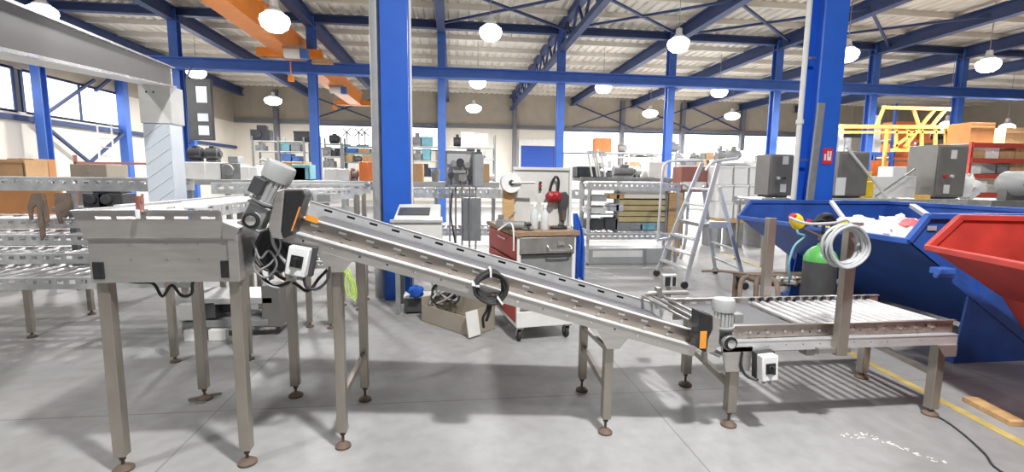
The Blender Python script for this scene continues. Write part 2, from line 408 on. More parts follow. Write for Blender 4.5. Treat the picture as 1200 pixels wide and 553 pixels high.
# ---------------------------------------------------------------- lamps
def lamp(x, y, z, r, label):
    t = thing('hall_lamp', label, 'lamp', (x, y, z), 0, 'round hall lamps')
    MB().lathe((x, y, z), [(r * .62, .15), (r * .60, .19), (r * .4, .24), (.09, .28), (.08, .42)], 24).build('shade', 'alu', t)
    MB().lathe((x, y, z), [(.02, -.22), (r * .5, -.20), (r * .85, -.12), (r, .0), (r * .93, .09), (r * .6, .16)], 24).build('lens', 'lens', t)
    MB().cyl((x, y, z + .4), (x, y, ZR), .012, n=6).build('hanger', 'steel_d', t)
    return t
def light(x, y, z, size, power):
    ld = bpy.data.lights.new('lamp_light', 'AREA'); ld.shape = 'DISK'; ld.size = size; ld.energy = power; ld.color = (1, .99, .975)
    o = bpy.data.objects.new('lamp_light', ld); COL.objects.link(o); o.location = (x, y, z); return o
P_ROW = {'front row': 300, 'second row': 480, 'back row': 620}
ROWS = [('front row', 13.2, .30, [(50, 15), (322, 25), (575, 38), (795, 52), (993, 64), (1158, 76)]),
        ('second row', 20.0, .34, [(230, 85), (560, 97), (707, 103), (843, 108), (1110, 147)]),
        ('back row', 26.5, .42, [(320, 118), (555, 127), (762, 133), (858, 136), (1180, 150)])]
ordn = ['first', 'second', 'third', 'fourth', 'fifth', 'sixth']
for nm, Y, r, pts in ROWS:
    for i, p in enumerate(pts):
        q = at(p[0], p[1], 11.0 if p == (322, 25) else Y if p[1] < 140 or p[0] < 900 else 19.0)
        lamp(q.x, q.y, min(q.z, 6.3), r if p[1] < 140 or p[0] < 900 else .28, 'glowing round hall lamp, %s of the %s counted from the windowed side wall' % (ordn[i], nm))
        light(q.x, q.y, min(q.z, 6.3) - .26, .5, P_ROW[nm] * (1.7 if q.x > 8 else 1))
for x, pw in ((-9.5, 110), (-4.4, 230), (1.4, 740), (6.8, 120)): light(x, .3, 6.3, .4, pw)
for x, pw in ((-9.5, 100), (-4.2, 40), (1.2, 40), (6.9, 110), (12, 220), (17, 180)): light(x, 7.4, 6.3, .5, pw)

w = bpy.data.worlds.new('world'); SC.world = w; w.use_nodes = True
w.node_tree.nodes['Background'].inputs['Color'].default_value = (.95, .97, 1, 1); w.node_tree.nodes['Background'].inputs['Strength'].default_value = .13
SC.view_settings.view_transform = 'Standard'; SC.view_settings.look = 'None'; SC.view_settings.exposure = 0; SC.view_settings.gamma = 1; SC.view_settings.use_curve_mapping = False
#@@FOREGROUND

# ================================================================ INFEED HOPPER
t = thing('infeed_hopper', 'tall stainless infeed hopper table with open flared tray on four square legs', 'conveyor', (-1.48, 3.05, 0))
X0, X1, Y0, Y1 = -1.815, -1.125, 2.60, 3.54
k = MB().box(X0, X1, Y0, Y0 + .012, 1.045, 1.275)
fp = k.build('front_panel', 'steel', t, .003)
k = MB()
for x in (-1.62, -1.45, -1.30):
    for z in (1.245, 1.165): k.cyl((x, Y0 + .002, z), (x, Y0 - .004, z), .006, n=8)
k.build('bolt', 'steel_d', fp)
for x in (-1.775, -1.172):
    g = MB().box(x - .026, x + .026, Y0 - .006, Y0 + .002, 1.065, 1.155).build('end_cap', 'black', fp, .003, label='black square plug in the panel')
for x, s in ((X0, 1), (X1 - .012, 1)): MB().box(x, x + .012, Y0 + .012, Y1, 1.045, 1.275).build('side_panel', 'steel', t, .002)
MB().box(X0, X1, Y1 - .012, Y1, 1.045, 1.275).build('back_panel', 'steel_d', t, .002)
# flared tray: front wall with slots near its upper rim
def slopewall(a0, a1, b0, b1, slots, th, name):
    """wall between a lower edge a0-a1 and an upper edge b0-b1, slots given as fractions along it"""
    a0, a1, b0, b1 = map(Vector, (a0, a1, b0, b1)); xs = sorted({0, 1} | {q for s in slots for q in s}); zs = [0, .70, .80, 1]
    bm = bmesh.new(); V = {}
    def v(i, j):
        if (i, j) not in V: V[i, j] = bm.verts.new(a0.lerp(a1, xs[i]).lerp(b0.lerp(b1, xs[i]), zs[j]))
        return V[i, j]
    for i in range(len(xs) - 1):
        c = (xs[i] + xs[i + 1]) / 2
        for j in range(3):
            if j == 1 and any(p < c < q for p, q in slots): continue
            bm.faces.new((v(i, j), v(i + 1, j), v(i + 1, j + 1), v(i, j + 1)))
    bm.normal_update(); bmesh.ops.solidify(bm, geom=bm.faces[:], thickness=th)
    m = MB(); m.bm.free(); m.bm = bm
    return m
YT = Y0 - .012
tl, tr = at(84, 247, YT), at(259, 247, YT); zl = tl.z; zr = tr.z
n1, n2 = at(261, 260, YT), at(281, 268, YT)
slopewall((X0, Y0, 1.27), (tr.x, Y0, 1.27), (tl.x, YT, zl), (tr.x, YT, zr), [(.13, .235), (.275, .40), (.475, .60), (.665, .80), (.85, .955)], .008, '').build('tray_front', 'steel', t)
MB().prism([(tr.x, 1.27), (X1 + .01, 1.27), (n2.x, n2.z), (n1.x, n1.z)], 'y', YT - .004, YT + .004).build('tray_corner', 'steel', t)
slopewall((X0, Y0, 1.27), (X0, Y1, 1.27), (tl.x, YT, zl), (tl.x, Y1, zl), [(.2, .3), (.5, .6), (.8, .9)], .006, '').build('tray_side', 'steel', t)
slopewall((X1, Y0, 1.27), (X1, Y0 + .35, 1.27), (X1 + .005, YT, n2.z), (X1 + .005, Y0 + .35, n2.z), [], .006, '').build('tray_side', 'steel', t)
MB().box(X0, X1, Y0 - .010, Y0 + .004, 1.268, 1.276).build('fold_edge', 'steel_d', t)
MB().box(X1 - .03, X1 + .022, Y0 - .012, Y0 + .05, 1.045, 1.325).build('corner_plate', 'steel', t, .003)
MB().bar((tl.x, YT - .006, zl), (tr.x, YT - .006, zr), .022, .007).build('rim', 'bright', t)
MB().bar((tl.x, YT, zl), (tl.x, Y1, zl), .02, .006).build('rim', 'bright', t)
MB().box(X0 + .02, X1 - .02, Y0 + .03, Y1, 1.25, 1.285).build('bed_belt', 'belt_w', t, label='pale belt at the bottom of the tray')
def leg(parent, x, y, z0, z1, w, name='leg', footr=.045, m='leg', plate=False):
    L = MB().box(x - w / 2, x + w / 2, y - w / 2, y + w / 2, z0, z1).build(name, m, parent, .004)
    f = MB().cyl((x, y, .02), (x, y, z0 + .01), .009, n=8).lathe((x, y, 0), [(footr, 0), (footr, .012), (footr * .7, .024), (.014, .034)], 20)
    f.cyl((x, y, z0 - .022), (x, y, z0 - .008), .017, n=6)
    f.build('foot', 'rust' if not plate else 'steel_d', L)
    return L
for x, y in ((-1.812 + .03, 2.655), (-1.135 - .01, 2.65), (-1.80 + .03, 3.49), (-1.145, 3.48)):
    leg(t, x, y, .085, 1.05, .058, footr=.05)
MB().box(-1.80, -1.74, 3.42, 3.56, .0, .008).bar((-1.86, 3.45, .02), (-1.68, 3.54, .02), .02, .02).build('floor_bracket', 'steel_d', t)

k = MB().tube([(-1.74, 2.68, 1.045), (-1.66, 2.68, 1.03), (-1.58, 2.69, 1.02), (-1.54, 2.69, .95), (-1.49, 2.69, 1.01), (-1.45, 2.7, .95), (-1.40, 2.7, .96), (-1.37, 2.7, 1.04), (-1.2, 2.75, 1.035)], .008)
tag(k.build('hopper_cable', 'cable'), 'dark looped cable hanging below the front panel of the tall hopper', 'cable')

# red clamp and white tag on the tray rim
q = at(166, 234, 2.60)
k = MB().box(q.x - .010, q.x + .010, 2.565, 2.60, 1.40, q.z + .02).box(q.x - .022, q.x + .016, 2.57, 2.595, q.z - .012, q.z + .012).cyl((q.x + .008, 2.585, q.z), (q.x + .016, 2.585, q.z + .03), .006, n=8)
g = k.build('rim_clamp', 'red_d', None, .003); tag(g, 'small dull red clamp gripping the front rim of the hopper tray', 'clamp')
MB().box(q.x - .006, q.x + .010, 2.55, 2.565, 1.375, 1.42).build('jaw', 'white', g, .002, label='white clamp jaw')

# ================================================================ INCLINE BELT CONVEYOR
t = thing('incline_conveyor', 'long inclined stainless belt conveyor rising to the tall hopper', 'conveyor', (.30, 3.07, 0))
S = -.306; gz = lambda x: 1.0 + S * (x - .40)
dirv = Vector((1, 0, S)).normalized(); upv = Vector((-S, 0, 1)).normalized()
def P(x, y, dz=0.0): return Vector((x, y, gz(x))) + upv * dz
GA, GB = -.86, 1.50
LEN = (P(GB, 0) - P(GA, 0)).length
YN, YB = 2.72, 3.37
sl = []; s_ = .10
while s_ < LEN - .06: sl.append((s_, s_ + .055)); s_ += .155
k = MB().slotted(P(GA, YN + .02, -.085), P(GB, YN + .02, -.085), .085, .006, [(a + .03, b + .01) for a, b in sl], .026, .036, upv)
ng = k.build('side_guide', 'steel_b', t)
MB().bar(P(GA, YN + .012, -.001), P(GB, YN + .012, -.001), .030, .007, upv).build('guide_flange', 'white_m', ng)
k = MB()
s_ = .12
while s_ < LEN - .05:
    p = P(GA, YN + .02, -.068) + dirv * s_; k.cyl(p, p + Vector((0, -.016, 0)), .0085, n=8); s_ += .155
k.build('bolt', 'bright', ng)
k = MB(); s_ = .09
while s_ < LEN - .06:
    p = P(GA, YN + .017, -.030) + dirv * s_; k.bar(p, p + dirv * .042, .006, .012, upv); s_ += .155
k.build('bright_slot_dash', 'white_m', ng)  # white dashes added so the guide slots show bright
# lower frame channel with bright upper flange
k = MB().slotted(P(GA - .02, YN - .022, -.155), P(GB + .02, YN - .022, -.155), .062, .006, [(a, a + .012) for a, b in sl], .026, .038, upv)
k.build('frame_channel', 'steel', t)
MB().bar(P(GA - .02, YN - .004, -.090), P(GB + .02, YN - .004, -.090), .056, .007, upv).build('top_flange', 'white_m', t, label='bright upper flange of the frame')
k = MB().slotted(P(GA - .10, YB - .01, -.10), P(GB + .09, YB - .01, -.10), .11, .006, sl, .072, .088, upv)
k.bar(P(GA - .10, YB - .002, .01), P(GB + .09, YB - .002, .01), .026, .005, upv)
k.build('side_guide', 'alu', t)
MB().bar(P(GA - .08, YB + .008, -.018), P(GB + .07, YB + .008, -.018), .004, .024, upv).build('slot_dark_strip', 'black', t)  # black strip added to make the slots read dark
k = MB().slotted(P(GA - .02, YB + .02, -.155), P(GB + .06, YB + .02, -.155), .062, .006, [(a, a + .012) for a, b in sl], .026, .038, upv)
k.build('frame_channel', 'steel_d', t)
k = MB().bar(P(GA + .02, (YN + YB) / 2, -.058), P(GB - .02, (YN + YB) / 2, -.058), YB - YN - .06, .008, upv).bar(P(GA + .02, (YN + YB) / 2, -.125), P(GB - .02, (YN + YB) / 2, -.125), YB - YN - .08, .006, upv)
for x in (GA + .02, GB - .02): k.cyl(P(x, YN + .04, -.092), P(x, YB - .04, -.092), .036, n=16)
k.build('belt', 'belt', t)
for x in (-.5, 0, .5, 1.0): MB().bar(P(x, YN, -.145), P(x, YB + .02, -.145), .04, .03).build('cross_tie', 'steel_d', t)
for xf, xb in ((-.655, -.635), (.95, .962)):
    zt = gz(xf) - .155
    leg(t, xf, 2.765, .10, zt + .02, .055); leg(t, xb, 3.37, .10, zt - .02, .055)
    MB().prism([(xf - .10, gz(xf - .1) - .16), (xf + .10, gz(xf + .1) - .16), (xf + .045, zt - .10), (xf - .03, zt - .10)], 'y', 2.695, 2.705).build('gusset', 'steel', t)
    MB().bar((xf, 2.79, .30), (xb, 3.345, .34), .028, .045).build('cross_bar', 'leg', t)
MB().bar((.95, 2.79, .545), (.962, 3.345, .50), .025, .03).build('cross_bar', 'leg', t)
pp = [at(*p, 2.76) for p in ((519, 320), (562, 332), (563, 353), (511, 339))]
MB().prism([(p.x, p.z) for p in pp], 'y', 2.76, 2.768).build('under_plate', 'steel', t)
# discharge end: curved transfer plate
MB().tube([(1.40, YB + .03, .70), (1.43, YB - .02, .74), (1.50, YB - .03, .755), (1.75, YB - .03, .755)], .018, n=8).build('transfer_rail', 'steel', t)
k = MB().box(1.50, 1.535, YB - .06, YB + .0, .72, .80)
for a in (1.40, 1.47, 1.54): k.bar((a, YB - .02, .735), (a + .12, YN + .15, .69), .02, .012)
k.build('transfer_fork', 'steel_d', t)
k = MB().cyl((1.47, 2.715, .60), (1.66, 2.715, .51), .02, n=10).box(1.545, 1.57, 2.70, 2.73, .47, .60)
k.build('hinge_bracket', 'steel_d', t)
# head drive
ax = (Vector((-.905, 0, 1.615)) - Vector((-1.03, 0, 1.365))).normalized(); sx = Vector((ax.z, 0, -ax.x))
g0 = Vector((-1.035, 2.63, 1.365))
def G(a, b, y): return Vector((g0.x, y, g0.z)) + ax * a + sx * b
k = MB().bar(G(-.05, 0, 2.66), G(.10, 0, 2.66), .10, .10, sx)
k.cyl(G(0, 0, 2.60), G(0, 0, 2.66), .046, n=20)
for a in (-.04, .085): k.bar(G(a, -.06, 2.655), G(a, .06, 2.655), .11, .014, ax)
gb = k.build('gearbox', 'grey_m', t, .004)
k = MB().lathe(G(0, 0, 2.60), [(.043, 0), (.043, .006), (.030, .010), (.030, .004)], 24, (0, -1, 0)); k.build('hub_ring', 'black', gb)
MB().lathe(G(0, 0, 2.596), [(.026, 0), (.026, .012), (.012, .016)], 20, (0, -1, 0)).build('shaft', 'bright', gb)
k = MB().lathe(G(.10, .0, 2.66), [(.075, 0), (.078, .012), (.062, .014), (.062, .13), (.076, .135), (.078, .20), (.072, .222), (.03, .226)], 28, ax)
for i in range(18):
    an = i * math.pi / 9; rd = sx * math.cos(an) + Vector((0, 1, 0)) * math.sin(an)
    k.bar(G(.116, 0, 2.66) + rd * .066, G(.232, 0, 2.66) + rd * .066, .014, .004, rd)
mo = k.build('motor', 'grey_p', t)
k = MB().bar(G(.14, -.035, 2.585), G(.225, -.035, 2.585), .07, .06, sx); k.build('terminal_box', 'grey_d', mo, .004)
pl = [(-.862, 1.525), (-.775, 1.525), (-.768, 1.49), (-.845, 1.285), (-.885, 1.27), (-.90, 1.30)]
gd = MB().prism(pl, 'y', 2.60, 2.73).build('drive_guard', 'black', t, .008)
pl = [(-.865, 1.53), (-.905, 1.515), (-.955, 1.33), (-.935, 1.275), (-.885, 1.265), (-.893, 1.31)]
MB().prism(pl, 'y', 2.592, 2.738).build('guard_shell', 'steel', gd, .004, label='bare steel shell of the guard')
MB().bar((-.838, 2.596, 1.31), (-.792, 2.596, 1.435), .004, .018, (0, 1, 0)).build('warning_label', 'sticker', gd)
MB().bar((-.80, 2.712, 1.372), (-.735, 2.712, 1.352), .004, .03, (0, 0, 1)).build('warning_label', 'sticker', ng)
# chain cover below the drive
k = MB()
k.prism([(-.985 + .115 * math.cos(a), 1.185 + .135 * math.sin(a)) for a in [i * math.pi / 12 for i in range(24)]], 'y', 2.80, 2.96)
k.build('pulley_cover', 'grey_d', t, .006)
# switch box on the frame
def switch_box(parent, cx, y, cz, w, h, tilt):
    mt = Matrix.Translation((cx, y, cz)) @ Matrix.Rotation(tilt, 4, 'Y')
    b = MB().box(-w / 2, w / 2, -.06, 0, -h / 2, h / 2).xf(mt).build('switch_box', 'white', parent, .006)
    MB().box(-w / 2 - .004, w / 2 + .02, .0, .045, -h / 2 - .004, h / 2 + .004).xf(mt).build('back_plate', 'grey_d', b, .003)
    MB().box(-w * .3, w * .3, -.066, -.06, -h * .2, h * .22).xf(mt).build('switch_plate', 'black', b, .002)
    MB().lathe((0, -.064, .004), [(.022, 0), (.020, .014), (.019, .014)], 16, (0, -1, 0)).box(-.007, .007, -.10, -.066, -.022, .026).xf(mt).build('rotary_knob', 'black', b, .002)
    MB().cyl((-w * .25, -.03, -h / 2 - .022), (-w * .25, -.03, -h / 2), .010, n=8).cyl((w * .15, -.03, -h / 2 - .022), (w * .15, -.03, -h / 2), .010, n=8).xf(mt).build('cable_gland', 'grey_m', b)
    return b
switch_box(t, -.822, 2.66, 1.145, .105, .155, R_(12))
# cables at the drive
def cable(name, pts, r, m, label, cat='cable'):
    return tag(MB().tube(pts, r).build(name, m), label, cat)
for i, (pts, r) in enumerate([
    ([(-1.02, 2.70, 1.30), (-1.07, 2.70, 1.18), (-1.02, 2.68, 1.10), (-.93, 2.70, 1.08), (-.90, 2.70, 1.16), (-.95, 2.72, 1.24), (-1.02, 2.74, 1.20), (-1.0, 2.74, 1.08), (-.93, 2.74, 1.02)], .010),
    ([(-.93, 2.66, 1.46), (-.96, 2.66, 1.28), (-.93, 2.66, 1.18), (-.85, 2.68, 1.06), (-.80, 2.68, 1.02)], .009)]):
    cable('drive_cable', pts, r, ('cable', 'cable_g')[i], ['tangled black cable looping below the gearbox of the incline drive', 'grey motor cable dropping from the incline drive to its switch box'][i])
cable('switch_cable', [(-.80, 2.64, 1.055), (-.79, 2.64, 1.0), (-.74, 2.66, .985), (-.69, 2.68, 1.03), (-.68, 2.70, 1.10)], .008, 'cable', 'black cable loop below the switch box on the incline', 'cable')
k = MB()
for i in range(3):
    d = .016 * i
    k.tube([(-.615 + d, 2.70, 1.085), (-.575 + d, 2.69, 1.03 - d), (-.555 + d * .5, 2.685, .955 - d), (-.585 + d, 2.685, .935 - d * .6), (-.60 + d, 2.69, .99), (-.60 + d, 2.70, 1.06)], .0032, closed=True)
tag(k.build('earth_wire', 'green_y'), 'yellow and green earth wire bunched at the top of the incline leg', 'wire')
for i, (pts, r, m, l) in enumerate([
    ([(-1.06, 2.66, 1.26), (-1.02, 2.64, 1.16), (-.97, 2.64, 1.20), (-.94, 2.65, 1.12), (-1.0, 2.66, 1.05), (-1.06, 2.66, 1.10), (-1.05, 2.68, 1.2)], .006, 'grey_m', 'thin grey cable loop in front of the dark pulley cover'),
    ([(-.95, 2.70, 1.30), (-.92, 2.66, 1.22), (-.97, 2.65, 1.13), (-1.04, 2.66, 1.08), (-1.0, 2.67, 1.01), (-.92, 2.68, .99), (-.87, 2.70, 1.03)], .005, 'cable_g', 'thin pale cable crossing the dark pulley cover'),
    ([(-1.08, 2.78, 1.05), (-1.0, 2.76, .98), (-.9, 2.76, 1.0), (-.82, 2.76, .95), (-.76, 2.78, 1.02), (-.70, 2.78, 1.08)], .009, 'rubber', 'dark cable slung below the pulley cover towards the incline leg')]):
    cable('loose_cable', pts, r, m, l)
# black cable coil hung on the incline
def coil(name, c, r, rt, n, m, label, squash=1.0, yaw=0.0, tie='white'):
    k = MB()
    for i in range(n):
        rr = r * (1 - .07 * (i % 3)) ; dy = (i - n / 2) * rt * 1.3; ph = random.uniform(0, 6)
        pts = [(c[0] + rr * math.cos(a + ph) + .006 * math.sin(3 * a + i), c[1] + dy + .004 * math.sin(2 * a + i), c[2] + squash * rr * math.sin(a + ph) + .006 * math.cos(2 * a + i)) for a in [j * math.pi / 7 for j in range(14)]]
        k.tube(pts, rt, n=7, closed=True, res=3)
    o = k.build(name, m); tag(o, label, 'cable'); return o
o = coil('cable_coil', (.205, 2.632, .985), .088, .0085, 7, 'rubber', 'black cable coil tied with white straps hanging on the inclined conveyor')
k = MB().tube([(.20, 2.66, .90), (.185, 2.66, .84), (.165, 2.66, .80), (.17, 2.67, .74)], .008).tube([(.215, 2.66, .90), (.20, 2.66, .83), (.185, 2.67, .78)], .009); k.build('cable_tail', 'rubber', o)
for an in (2.9, 5.35, 1.6):
    p = Vector((.205 + .088 * math.cos(an), 2.632, .985 + .088 * math.sin(an))); rd = Vector((math.cos(an), 0, math.sin(an)))
    MB().bar(p - rd * .022, p + rd * .022, .010, .10, (0, 1, 0)).build('cable_tie', 'white', o)

# ================================================================ LOWER ROLLER CONVEYOR
t = thing('roller_conveyor', 'low stainless belt and roller conveyor standing before the blue skip', 'conveyor', (2.5, 3.07, 0))
CA, CB = 1.62, 3.335
L_ = CB - CA
sl2 = [(a, a + .05) for a in [i * .12 + .06 for i in range(int((L_ - .1) / .12))]]
k = MB().slotted((CA, YN + .02, .605), (CB, YN + .02, .605), .085, .006, [(a, a + .014) for a, b in sl2], .02, .034).box(CA, CB, YN + .0, YN + .026, .686, .691)
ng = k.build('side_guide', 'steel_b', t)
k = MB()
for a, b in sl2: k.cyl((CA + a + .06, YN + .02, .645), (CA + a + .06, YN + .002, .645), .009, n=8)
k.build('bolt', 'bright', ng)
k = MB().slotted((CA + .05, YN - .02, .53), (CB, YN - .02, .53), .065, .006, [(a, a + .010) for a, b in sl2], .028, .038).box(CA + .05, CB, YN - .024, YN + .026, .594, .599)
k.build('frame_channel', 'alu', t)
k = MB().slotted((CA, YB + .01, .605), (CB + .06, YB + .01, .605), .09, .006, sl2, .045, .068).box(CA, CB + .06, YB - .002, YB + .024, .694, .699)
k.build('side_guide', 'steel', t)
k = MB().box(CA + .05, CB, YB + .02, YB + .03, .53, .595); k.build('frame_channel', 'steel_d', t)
MB().box(CB - .012, CB, YN, YB + .02, .53, .60).build('end_plate', 'steel', t)
k = MB().box(CA + .06, 2.20, YN + .06, YB - .03, .655, .665).cyl((CA + .06, YN + .06, .63), (CA + .06, YB - .03, .63), .035).cyl((2.20, YN + .06, .63), (2.20, YB - .03, .63), .035)
k.build('belt', 'belt', t, label='dark grey belt section')
r0 = MB().cyl((2.30, YN + .035, .655), (2.30, YB - .005, .655), .0185, n=16).cyl((2.30, YN + .02, .655), (2.30, YB + .008, .655), .008, n=8).build('roller', 'roller', t)
for i in range(1, 14): copy_part(r0, t, (i * .0755, 0, 0))
b0 = MB().box(2.285, 2.315, YB - .012, YB + .004, .668, .70).build('roller_bearing', 'black', t, .003)
for i in range(1, 14): copy_part(b0, t, (i * .0755, 0, 0))
for xf, xb in ((1.79, 1.80), (3.285, 3.33)):
    leg(t, xf, 2.775, .10 if xf < 2 else .05, .55, .062, footr=.05); leg(t, xb, 3.39, .10 if xf < 2 else .05, .55, .062, footr=.05)
MB().bar((1.79, 2.80, .27), (1.80, 3.365, .33), .03, .04).build('cross_bar', 'leg', t)
MB().bar((3.285, 2.80, .30), (3.33, 3.365, .32), .03, .04).build('cross_bar', 'leg', t)
MB().prism([(3.19, .53), (3.33, .53), (3.33, .45), (3.25, .45)], 'y', 2.69, 2.70).build('gusset', 'steel', t)
MB().prism([(1.66, .56), (1.87, .56), (1.86, .40), (1.70, .40)], 'y', 2.70, 2.71).build('gusset', 'steel', t)
k = MB().cyl((1.95, 2.80, .505), (2.42, 2.80, .505), .018, n=10).box(2.30, 2.36, 2.77, 2.84, .46, .53).lathe((2.40, 2.82, .46), [(.03, 0), (.03, .05), (.012, .055)], 14)
k.build('air_cylinder', 'steel_d', t)
MB().box(2.41, 2.482, 2.645, 2.695, .50, 1.335).build('post', 'leg', t, .003)
MB().box(2.41, 2.475, YB + .03, YB + .08, .56, 1.315).build('post', 'leg', t, .003)
MB().box(2.30, 2.52, 2.66, 2.72, .515, .545).build('post_bracket', 'steel_d', t)
# drive: upright motor, gearbox, guard
k = MB().lathe((1.615, 2.635, .715), [(.066, 0), (.068, .012), (.054, .014), (.054, .10), (.066, .105), (.068, .155), (.060, .176), (.02, .18)], 28)
for i in range(18):
    a = i * math.pi / 9; k.bar((1.615 + .058 * math.cos(a), 2.635 + .058 * math.sin(a), .732), (1.615 + .058 * math.cos(a), 2.635 + .058 * math.sin(a), .818), .014, .004, (math.cos(a), math.sin(a), 0))
mo = k.build('motor', 'grey_p', t)
MB().box(1.675, 1.735, 2.61, 2.67, .745, .80).build('terminal_box', 'grey_m', mo, .004)
k = MB().box(1.565, 1.67, 2.61, 2.70, .60, .715).cyl((1.635, 2.57, .635), (1.635, 2.61, .635), .045, n=20)
for z in (.61, .70): k.box(1.555, 1.68, 2.60, 2.70, z - .006, z + .006)
gb = k.build('gearbox', 'grey_m', t, .004)
MB().lathe((1.635, 2.57, .635), [(.040, 0), (.040, .006), (.030, .010), (.030, .004)], 24, (0, -1, 0)).build('hub_ring', 'black', gb)
MB().lathe((1.635, 2.566, .635), [(.026, 0), (.026, .012), (.012, .016)], 20, (0, -1, 0)).build('shaft', 'bright', gb)
gd = MB().prism([(1.435, .83), (1.52, .80), (1.525, .72), (1.50, .66), (1.495, .575), (1.445, .60)], 'y', 2.585, 2.685).build('drive_guard', 'black', t, .006)
MB().prism([(1.523, .805), (1.575, .775), (1.575, .62), (1.55, .575), (1.497, .57), (1.503, .66), (1.528, .72)], 'y', 2.59, 2.69).build('guard_shell', 'steel', gd, .004, label='bare steel shell of the guard')
MB().box(1.447, 1.487, 2.580, 2.585, .605, .71).build('warning_label', 'sticker', gd)
switch_box(t, 1.925, 2.655, .455, .105, .16, R_(-4))
cable('switch_cable', [(1.80, 2.70, .53), (1.795, 2.69, .44), (1.83, 2.68, .375), (1.89, 2.65, .36)], .008, 'cable', 'black cable curving down to the switch box under the low conveyor')
k = MB().box(1.59, 1.70, YB + .05, YB + .10, .78, .875)
q = k.build('photo_sensor', 'galv', None, .003); tag(q, 'small square sensor bracket on the rear rail where the two conveyors meet', 'sensor')
MB().box(1.605, 1.645, YB + .045, YB + .05, .79, .86).build('lens', 'black', q); MB().box(1.665, 1.69, YB + .045, YB + .05, .79, .86).build('lens', 'black', q)
MB().box(1.63, 1.66, YB + .06, YB + .08, .70, .78).build('bracket', 'steel_d', q)
o = coil('cable_coil', (2.335, 2.585, 1.215), .125, .0085, 8, 'cable_g', 'grey cable coil hung over the top of the steel post on the low conveyor', 1.0)
MB().tube([(2.38, 2.60, 1.33), (2.37, 2.62, 1.37), (2.33, 2.68, 1.345), (2.25, 2.8, 1.33), (2.2, 2.9, 1.36)], .009).build('cable_tail', 'cable_g', o)
MB().bar((2.40, 2.63, 1.345), (2.47, 2.63, 1.345), .04, .02).build('hook', 'steel_d', o)
a, b, c = atz(1090, 484), atz(1135, 515), atz(1172, 553)
cable('floor_cable', [(a.x, a.y, .006), (atz(1112, 497).x, atz(1112, 497).y, .006), (b.x, b.y, .006), (atz(1155, 534).x, atz(1155, 534).y, .006), (c.x, c.y, .006), (c.x + .02, c.y - .3, .006)], .006, 'cable', 'thin dark cable curving over the floor from the conveyor end leg')
a, b = atz(1133, 470), atz(1190, 500)
d_ = (b - a).normalized(); pn = Vector((-d_.y, d_.x, 0))
k = MB().bar(Vector((a.x, a.y, .018)) + pn * .02, Vector((b.x, b.y, .018)) + pn * .02, .11, .036)
tag(k.build('wooden_plank', 'wood', None, .003), 'short pale wooden plank lying on the floor below the red skip', 'plank')

# ================================================================ SKIPS
def plate_y(pts, y, th): return MB().prism(pts, 'y', y, y + th)
def crumple(c, r, sc, seed, n=14):
    rnd = random.Random(seed); m = MB(); m.ball((0, 0, 0), 1.0, (1, 1, 1), n)
    for v in m.bm.verts:
        k = 1 + .28 * math.sin(7 * v.co.x + seed) * math.cos(6 * v.co.y + 2 * seed) + rnd.uniform(-.16, .16)
        v.co = Vector((c[0] + v.co.x * k * r * sc[0], c[1] + v.co.y * k * r * sc[1], c[2] + v.co.z * k * r * sc[2]))
    return m
# blue skip
t = thing('blue_skip', 'large blue tipping skip with rubbish in it behind the roller conveyor', 'skip', (5.0, 4.85, 0))
SY0, SY1 = 3.62, 6.08
prof_b = [(3.86, 1.10), (4.03, 1.31), (6.1, 1.31), (6.1, .22), (5.25, .16)]
plate_y(prof_b, SY0, .008).build('end_plate', 'blue_s', t); plate_y(prof_b, SY1 - .008, .008).build('end_plate', 'blue_s', t)
def slab(p, q, y0, y1, th):
    d = Vector((q[0] - p[0], 0, q[1] - p[1])).normalized(); nn = Vector((-d.z, 0, d.x)) * th
    return MB().hexa([(p[0], y0, p[1]), (q[0], y0, q[1]), (q[0], y1, q[1]), (p[0], y1, p[1])] + [Vector((a[0], b, a[1])) + nn for a, b in ((p, y0), (q, y0), (q, y1), (p, y1))])
slab((3.86, 1.10), (5.25, .16), SY0, SY1, .010).build('sloped_floor', 'blue_s', t)
slab((5.25, .16), (6.1, .22), SY0, SY1, .010).build('bottom_plate', 'blue_s', t)
MB().box(6.09, 6.10, SY0, SY1, .22, 1.31).build('back_wall', 'blue_s', t)
MB().bar((3.86, SY0 - .01, 1.10), (3.86, SY1 + .01, 1.10), .05, .05).build('lip', 'blue_s', t, .006)
for y in (SY0, SY1):
    MB().bar((3.86, y, 1.10), (4.03, y, 1.315), .05, .05, (0, 1, 0)).build('rim', 'blue_s', t, .006)
    MB().bar((4.02, y, 1.315), (6.12, y, 1.315), .06, .05).build('rim', 'blue_s', t, .006)
MB().bar((6.1, SY0, 1.315), (6.1, SY1, 1.315), .06, .05).build('rim', 'blue_s', t, .006)
for y in (SY0 - .03, SY1 - .35):
    MB().prism([(4.42, .0), (5.44, .0), (5.9, .0), (5.9, .18), (5.3, .14), (4.5, .66)], 'y', y, y + .02).build('base_frame', 'blue_s', t)
MB().bar((4.24, SY0 - .02, .83), (5.42, SY0 - .02, .03), .03, .085, (0, 0, 1)).build('edge_bar', 'blue_s', t, .004)
for y in (SY0 - .02, SY1 - .35): MB().box(4.42, 6.0, y, y + .16, .0, .10).build('fork_runner', 'blue_s', t, .006)
q = at(1108, 317, SY0 - .08)
k = MB().box(q.x - .07, q.x + .08, SY0 - .10, SY0, q.z - .035, q.z + .02).cyl((q.x - .08, SY0 - .07, q.z - .045), (q.x + .09, SY0 - .07, q.z - .045), .025, n=12)
k.build('hook_latch', 'blue_b', t, .006)
q = at(1093, 268, SY0 - .02); MB().box(q.x - .035, q.x + .05, SY0 - .012, SY0 - .002, q.z - .018, q.z + .022).build('label_plate', 'grey_p', t, .002)
